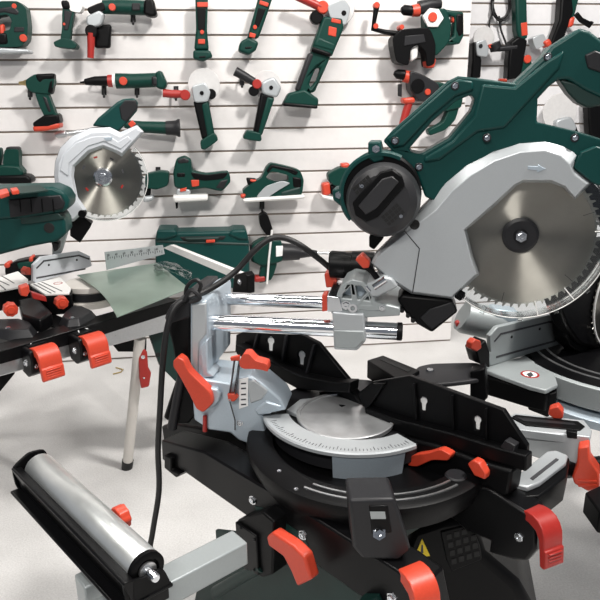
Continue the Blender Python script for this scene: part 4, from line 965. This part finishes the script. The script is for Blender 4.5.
tool('jigsaw', 'whole green jigsaw with raised front knob and white base shoe', 'jigsaw', [
    ('S', 'body', G, [(174, 188), (173, 172), (176, 159), (184, 156), (191, 160), (192, 171), (206, 174), (229, 171), (231, 182), (222, 192), (205, 188), (192, 190)], .01, .085),
    ('S', '>handle_grip', B_, [(190, 172), (206, 175), (229, 172), (224, 179), (205, 181), (194, 179)], .05, .088), ('P', '>side_vent', B_, [(176, 172), (186, 172), (186, 178), (176, 178)], .05, .0875), ('P', '>battery_block', K, [(220, 180), (230, 178), (224, 190), (214, 189)], .02, .088), ('P', '>top_cap', K, [(177, 160), (184, 157), (189, 160), (189, 163), (178, 164)], .03, .088),
    ('P', 'foot_mount', SI, [(176, 188), (191, 189), (190, 196), (176, 196)], .03, .08), ('P', 'base_plate', 'white_paint', [(172, 196), (208, 195), (208, 201), (174, 203)], .004, .11),
    ('P', 'saw_blade', B_, [(175, 200), (178, 200), (178, 208), (176, 209)], .05, .056), ('P', 'dial', RD, [(191, 180), (199, 180), (199, 186), (192, 187)], .07, .09), ('P', 'red_lever', RD, [(180, 189), (187, 187), (186, 191), (180, 192)], .07, .086)])
tool('planer', 'green hand saw-planer with looped handle and silver curved guard, centre wall', 'planer', [
    ('S', 'body', G, [(242, 191), (252, 183), (262, 178), (266, 168), (271, 163), (285, 166), (300, 170), (304, 180), (302, 196), (275, 200), (246, 201)], .01, .085, [[(265, 178), (271, 171), (288, 175), (289, 181), (276, 183)]]),
    ('P', '>handle_grip', B_, [(266, 171), (271, 164), (292, 168), (299, 172), (296, 176), (288, 172), (273, 168), (268, 174)], .05, .09), ('P', '>body_band', 'deep_green', [(280, 192), (301, 186), (301, 194), (282, 198)], .05, .09), ('P', '>motor_cap', B_, [(292, 176), (302, 178), (302, 188), (293, 188)], .05, .09), ('S', 'guard', SI, [(256, 197), (266, 186), (282, 181), (291, 183), (279, 190), (264, 200)], .07, .095),
    ('P', 'front_knob', B_, [(246, 178), (257, 179), (254, 186), (248, 186)], .03, .08), ('P', 'knob_cap', RD, [(250, 179), (257, 180), (256, 183), (250, 182)], .05, .083),
    ('P', 'base_plate', 'white_paint', [(242, 199), (305, 195), (305, 199), (244, 203)], .004, .11), ('P', 'red_clip', RD, [(240, 195), (246, 194), (245, 198), (241, 199)], .06, .112)])
tool('planer', 'green tool with red front and white base plate half behind the motor', 'planer', [
    ('S', 'body', G, [(328, 174), (341, 167), (352, 168), (354, 186), (334, 186), (329, 181)], .01, .085), ('P', 'red_front', RD, [(322, 184), (330, 182), (331, 195), (323, 196)], .02, .085), ('P', 'red_top', RD, [(341, 164), (350, 163), (350, 168), (342, 169)], .02, .085),
    ('P', 'nose', B_, [(330, 185), (346, 186), (346, 199), (331, 195)], .02, .075), ('P', 'base_plate', 'white_paint', [(321, 195), (346, 200), (346, 204), (323, 199)], .004, .11)])
cse = tool('tool_case', 'large dark green tool case with recessed handle behind the steel sheet', 'case', [
    ('P', 'shell', 'green', [(155, 240), (160, 233), (246, 231), (249, 242), (250, 288), (156, 292)], .004, .16), ('P', '>lid_lip', 'deep_green', [(156, 240), (249, 243), (249, 246), (156, 243)], .02, .164),
    ('P', 'handle_recess', 'hole', [(177, 236), (228, 235), (224, 241), (183, 242)], .10, .163), ('P', 'handle', 'deep_green', [(184, 238), (220, 237), (218, 240), (187, 241)], .14, .175),
    ('P', 'latch', RD, [(206, 240), (215, 239.5), (215, 242.5), (206, 243)], .15, .178), ('P', 'corner', 'green', [(155, 240), (157, 230), (176, 230), (178, 236), (165, 240)], .01, .172), ('P', 'corner', 'green', [(228, 235), (232, 230), (246, 230), (249, 240), (240, 240)], .01, .172)], None)
tool('hammer_drill', 'green hammer drill lying level with long steel bit and upright black handle', 'drill', [
    ('S', 'motor_body', G, [(251, 246), (262, 239), (282, 240), (284, 262), (262, 267), (252, 262)], .02, .10), ('P', '>vent', K, [(250, 246), (257, 244), (257, 264), (251, 262)], .03, .095),
    ('R', 'gearbox', K, [(282, 252, 9), (292, 252, 8.5), (300, 253, 7)], .06, 0), ('R', 'chuck', 'charcoal', [(300, 253, 5.5), (310, 253, 4), (317, 253, 2.5)], .06, 0), ('R', 'drill_bit', 'alu', [(316, 253, 1.6), (329, 253, 1.6)], .06, 0),
    ('S', 'side_handle', B_, [(259, 216), (264, 213), (268, 215), (273, 230), (272, 236), (266, 235), (260, 226)], .004, .08), ('R', 'depth_rod', 'white_paint', [(272, 230, 1.1), (269, 258, 1.1), (267, 284, 1.1)], .108, 0),
    ('S', 'pistol_grip', G, [(262, 262), (278, 262), (272, 280), (258, 284)], .03, .085), ('P', 'red_foot', 'dark_red', [(254, 277), (266, 276), (266, 282), (254, 283)], .03, .09), ('P', 'white_label', 'paper', [(276, 246), (283, 246), (283, 256), (276, 257)], .09, .103)])
tool('rotary_hammer', 'rotary hammer with big black dust box and white hexagon cover, top right', 'drill', [
    ('S', 'dust_box', B_, [(392, 38), (402, 29), (430, 27), (436, 44), (435, 64), (427, 67), (426, 52), (419, 44), (411, 48), (409, 66), (396, 62)], .01, .11), ('P', '>box_window', 'white_paint', [(410, 49), (414, 43), (419, 45), (418, 58), (411, 62)], .02, .09), ('P', '>box_panel', K, [(405, 36), (424, 34), (426, 42), (404, 46)], .09, .115),
    ('S', 'motor_body', G, [(424, 12), (446, 7), (452, 24), (450, 42), (436, 57), (428, 50)], .01, .095), ('P', 'hex_cover', 'white_paint', [(423, 16), (430, 8), (439, 9), (444, 18), (438, 27), (428, 27)], .08, .105), ('D', '>cover_dial', RD, (433, 17, 4.6), .1, .113),
    ('P', 'handle_loop', G, [(445, 9), (464, 12), (464, 36), (460, 44), (440, 46), (440, 40)], .02, .08, [[(449, 15), (455, 17), (454, 36), (448, 40), (445, 38)]]), ('P', '>grip', B_, [(456, 13), (464, 13), (464, 34), (459, 38), (456, 30)], .02, .084), ('P', '>trigger', RD, [(452, 14), (456, 15), (455, 23), (452, 22)], .03, .07),
    ('R', 'side_handle', B_, [(377, 4, 3.2), (375, 16, 2.4), (373, 29, 2.6), (385, 32, 2.4), (400, 34, 2.8)], .07, 0), ('D', 'handle_tip', RD, (377, 5, 3), .05, .09), ('D', 'handle_joint', RD, (376, 26, 2.6), .05, .09), ('D', 'handle_joint', RD, (402, 27, 2.4), .05, .115),
    ('R', 'nose', B_, [(401, 10, 2.5), (404, 10, 5), (412, 11, 5)], .06, 0), ('R', 'nose_ring', RD, [(412, 11, 5.6), (419, 10, 6)], .06, 0), ('R', 'front_tube', K, [(419, 8, 6.5), (430, 5, 6.5), (441, 4, 4)], .06, 0), ('P', 'red_foot', RD, [(426, 59), (437, 58), (435, 68), (427, 68)], .03, .105)])
tool('rotary_hammer', 'second rotary hammer tilted below the dust box, partly behind the green handle', 'drill', [
    ('R', 'nose', B_, [(394, 73, 2), (397, 74, 4.6), (404, 75, 5)], .06, 0), ('R', 'nose_ring', RD, [(404, 76, 5.8), (412, 78, 6)], .06, 0), ('S', 'gear_housing', K, [(410, 70), (422, 74), (440, 84), (438, 100), (420, 102), (410, 90)], .01, .10), ('D', '>dial', RD, (428, 92, 3), .09, .107), ('D', '>gear_cap', B_, (418, 86, 7), .09, .108),
    ('S', 'motor_body', G, [(428, 82), (442, 82), (464, 92), (462, 108), (444, 112), (430, 104)], .01, .09), ('P', 'side_flange', RD, [(403, 98), (415, 97), (416, 103), (404, 104)], .03, .10), ('R', 'side_handle', 'dark_red', [(409, 103, 4), (406, 112, 4), (402, 126, 3.6)], .07, 0), ('P', 'depth_stop', K, [(398, 84), (402, 84), (402, 97), (398, 96)], .05, .06),
    ('S', 'handle', G, [(452, 100), (462, 98), (456, 120), (446, 130), (430, 136), (428, 130), (444, 122)], .02, .08), ('P', 'mount', B_, [(415, 85), (430, 88), (428, 98), (415, 98)], .004, .02)])
tool('hand_tool', 'low black and green tool with red ends under the green saw body', 'tool', [
    ('S', 'body', B_, [(4, 268), (14, 262), (34, 258), (56, 258), (58, 272), (30, 282), (6, 280)], .004, .09), ('P', 'shell', G, [(16, 263), (34, 260), (36, 268), (18, 270)], .03, .095), ('P', 'red_end', RD, [(3, 264), (9, 262), (10, 268), (4, 269)], .03, .1), ('P', 'red_end', RD, [(28, 258), (32, 256), (33, 262), (29, 263)], .03, .1)])
WP = WR
def tr(*a, **k): return tool(*a, fr=WP, **k)
tr('angle_grinder', 'small black grinder with round white guard right of the dust box', 'grinder', [
    ('D', 'guard', WD, (484, 38, 11), .03, .045), ('S', 'gear_head', SI, [(476, 42), (486, 39), (489, 48), (488, 57), (477, 56)], .03, .10), ('P', 'motor_body', B_, [(473, 42), (478, 42), (482, 60), (481, 78), (471, 78), (473, 60)], .004, .085), ('D', 'spindle', K, (481, 46, 2), .09, .105)])
tr('polisher', 'tall green upright tool with red label and black side handle, upper right', 'polisher', [
    ('P', 'motor_body', G, [(516, -8), (527, -8), (528, 38), (520, 42), (517, 30)], .01, .085), ('P', '>label', RD, [(521, 23), (527.5, 22), (528, 35), (522, 36)], .07, .088), ('P', 'gear_housing', B_, [(511, 42), (519, 36), (528, 40), (521, 78), (508, 80), (509, 60)], .01, .09),
    ('R', 'side_handle', K, [(494, 43, 1), (494, 43.1, 6), (496, 49, 6), (497, 49, 2.6), (508, 48, 3), (516, 47, 3)], .075, 0), ('S', 'lower_shell', G, [(522, 60), (531, 58), (534, 72), (528, 82), (520, 82)], .004, .08), ('D', 'ring', RD, (528, 59, 4), .07, .09), ('D', 'handle_ring', RD, (491, 46, 2), .06, .09)])
tr('polisher', 'black tool slanting behind the top grip with curved black handle, upper right', 'polisher', [
    ('P', 'motor_body', B_, [(562, -8), (572, -8), (574, 12), (564, 40), (550, 46), (560, 20)], .01, .085), ('P', '>shell', G, [(570, -8), (581, -8), (575, 16), (570, 20)], .01, .08), ('P', 'red_mark', RD, [(570, 18), (576, 16), (574, 26), (568, 28)], .05, .09), ('P', 'red_clip', RD, [(544, 42), (550, 38), (553, 44), (548, 48)], .02, .09),
    ('R', 'side_handle', B_, [(576, 14, 2.5), (581, 20, 2.5), (590, 25, 3), (592, 22, 2)], .07, 0), ('S', 'gear_head', SI, [(532, 38), (544, 33), (548, 44), (536, 50)], .004, .07)])
tr('angle_grinder', 'large round white disc showing in the gap below the top grip', 'grinder', [
    ('D', 'disc', WD, (560, 112, 18), .05, .06), ('S', 'gear_head', SI, [(556, 120), (572, 116), (578, 128), (570, 140), (556, 138)], .03, .10), ('P', 'motor_body', B_, [(566, 128), (576, 124), (590, 160), (580, 166)], .004, .08)])
tr('angle_grinder', 'red tipped grinder just inside the top right edge', 'grinder', [
    ('S', 'gear_head', K, [(590, 40), (604, 36), (610, 60), (596, 64)], .004, .09), ('R', 'side_handle', 'dark_red', [(588, 62, 2), (592, 60, 4), (604, 56, 4)], .07, 0), ('P', 'motor_body', B_, [(588, 100), (604, 96), (604, 140), (590, 136)], .004, .08)])
cord = thing('power_cord', 'coiled black power cord hanging between the round guard and polisher', 'cord', WR.P(503, 60, .05))
cp = []
for k in range(60):
    a = 2*PI*k/15; cp.append(WR.P(501+9*math.sin(a)*(1+.1*math.sin(k)), 4+16*math.cos(a)+1.5*math.sin(k*.7), .03+.012*math.sin(k*.9)))
MB().tube(cp, .006, 6).build('coil', 'rubber', cord, 0)
MB().tube(smooth_path([WR.P(*q) for q in ((499, 16, .03), (501, 30, .03), (506, 44, .03), (508, 60, .04), (510, 76, .05))], 5), .006, 6).build('tail', 'rubber', cord, 0)
MB().tube(smooth_path([WR.P(*q) for q in ((494, 10, .03), (490, 20, .03), (489, 30, .03))], 5), .006, 6).build('tail', 'rubber', cord, 0)
# hooks in the slats, parts of the wall
def hook(fr, wall, x, y):
    root = MB().tube([fr.P(x, y-6, .003), fr.P(x, y-6, .05), fr.P(x, y, .055), fr.P(x, y+4, .06), fr.P(x, y+5, .075)], .006, 8)
    root.build('hook', 'charcoal', wall, 0)
    pp('hook_plate', 'charcoal', wall, fr, [(x-2.4, y-9), (x+2.4, y-9), (x+2.4, y+3), (x-2.4, y+3)], .0005, .006, .001)
for x, y in ((30, 94), (104, 92), (137, 92), (133, 19), (176, 95), (242, 82), (158, 176), (262, 206)): hook(WF, wall_back, x, y)
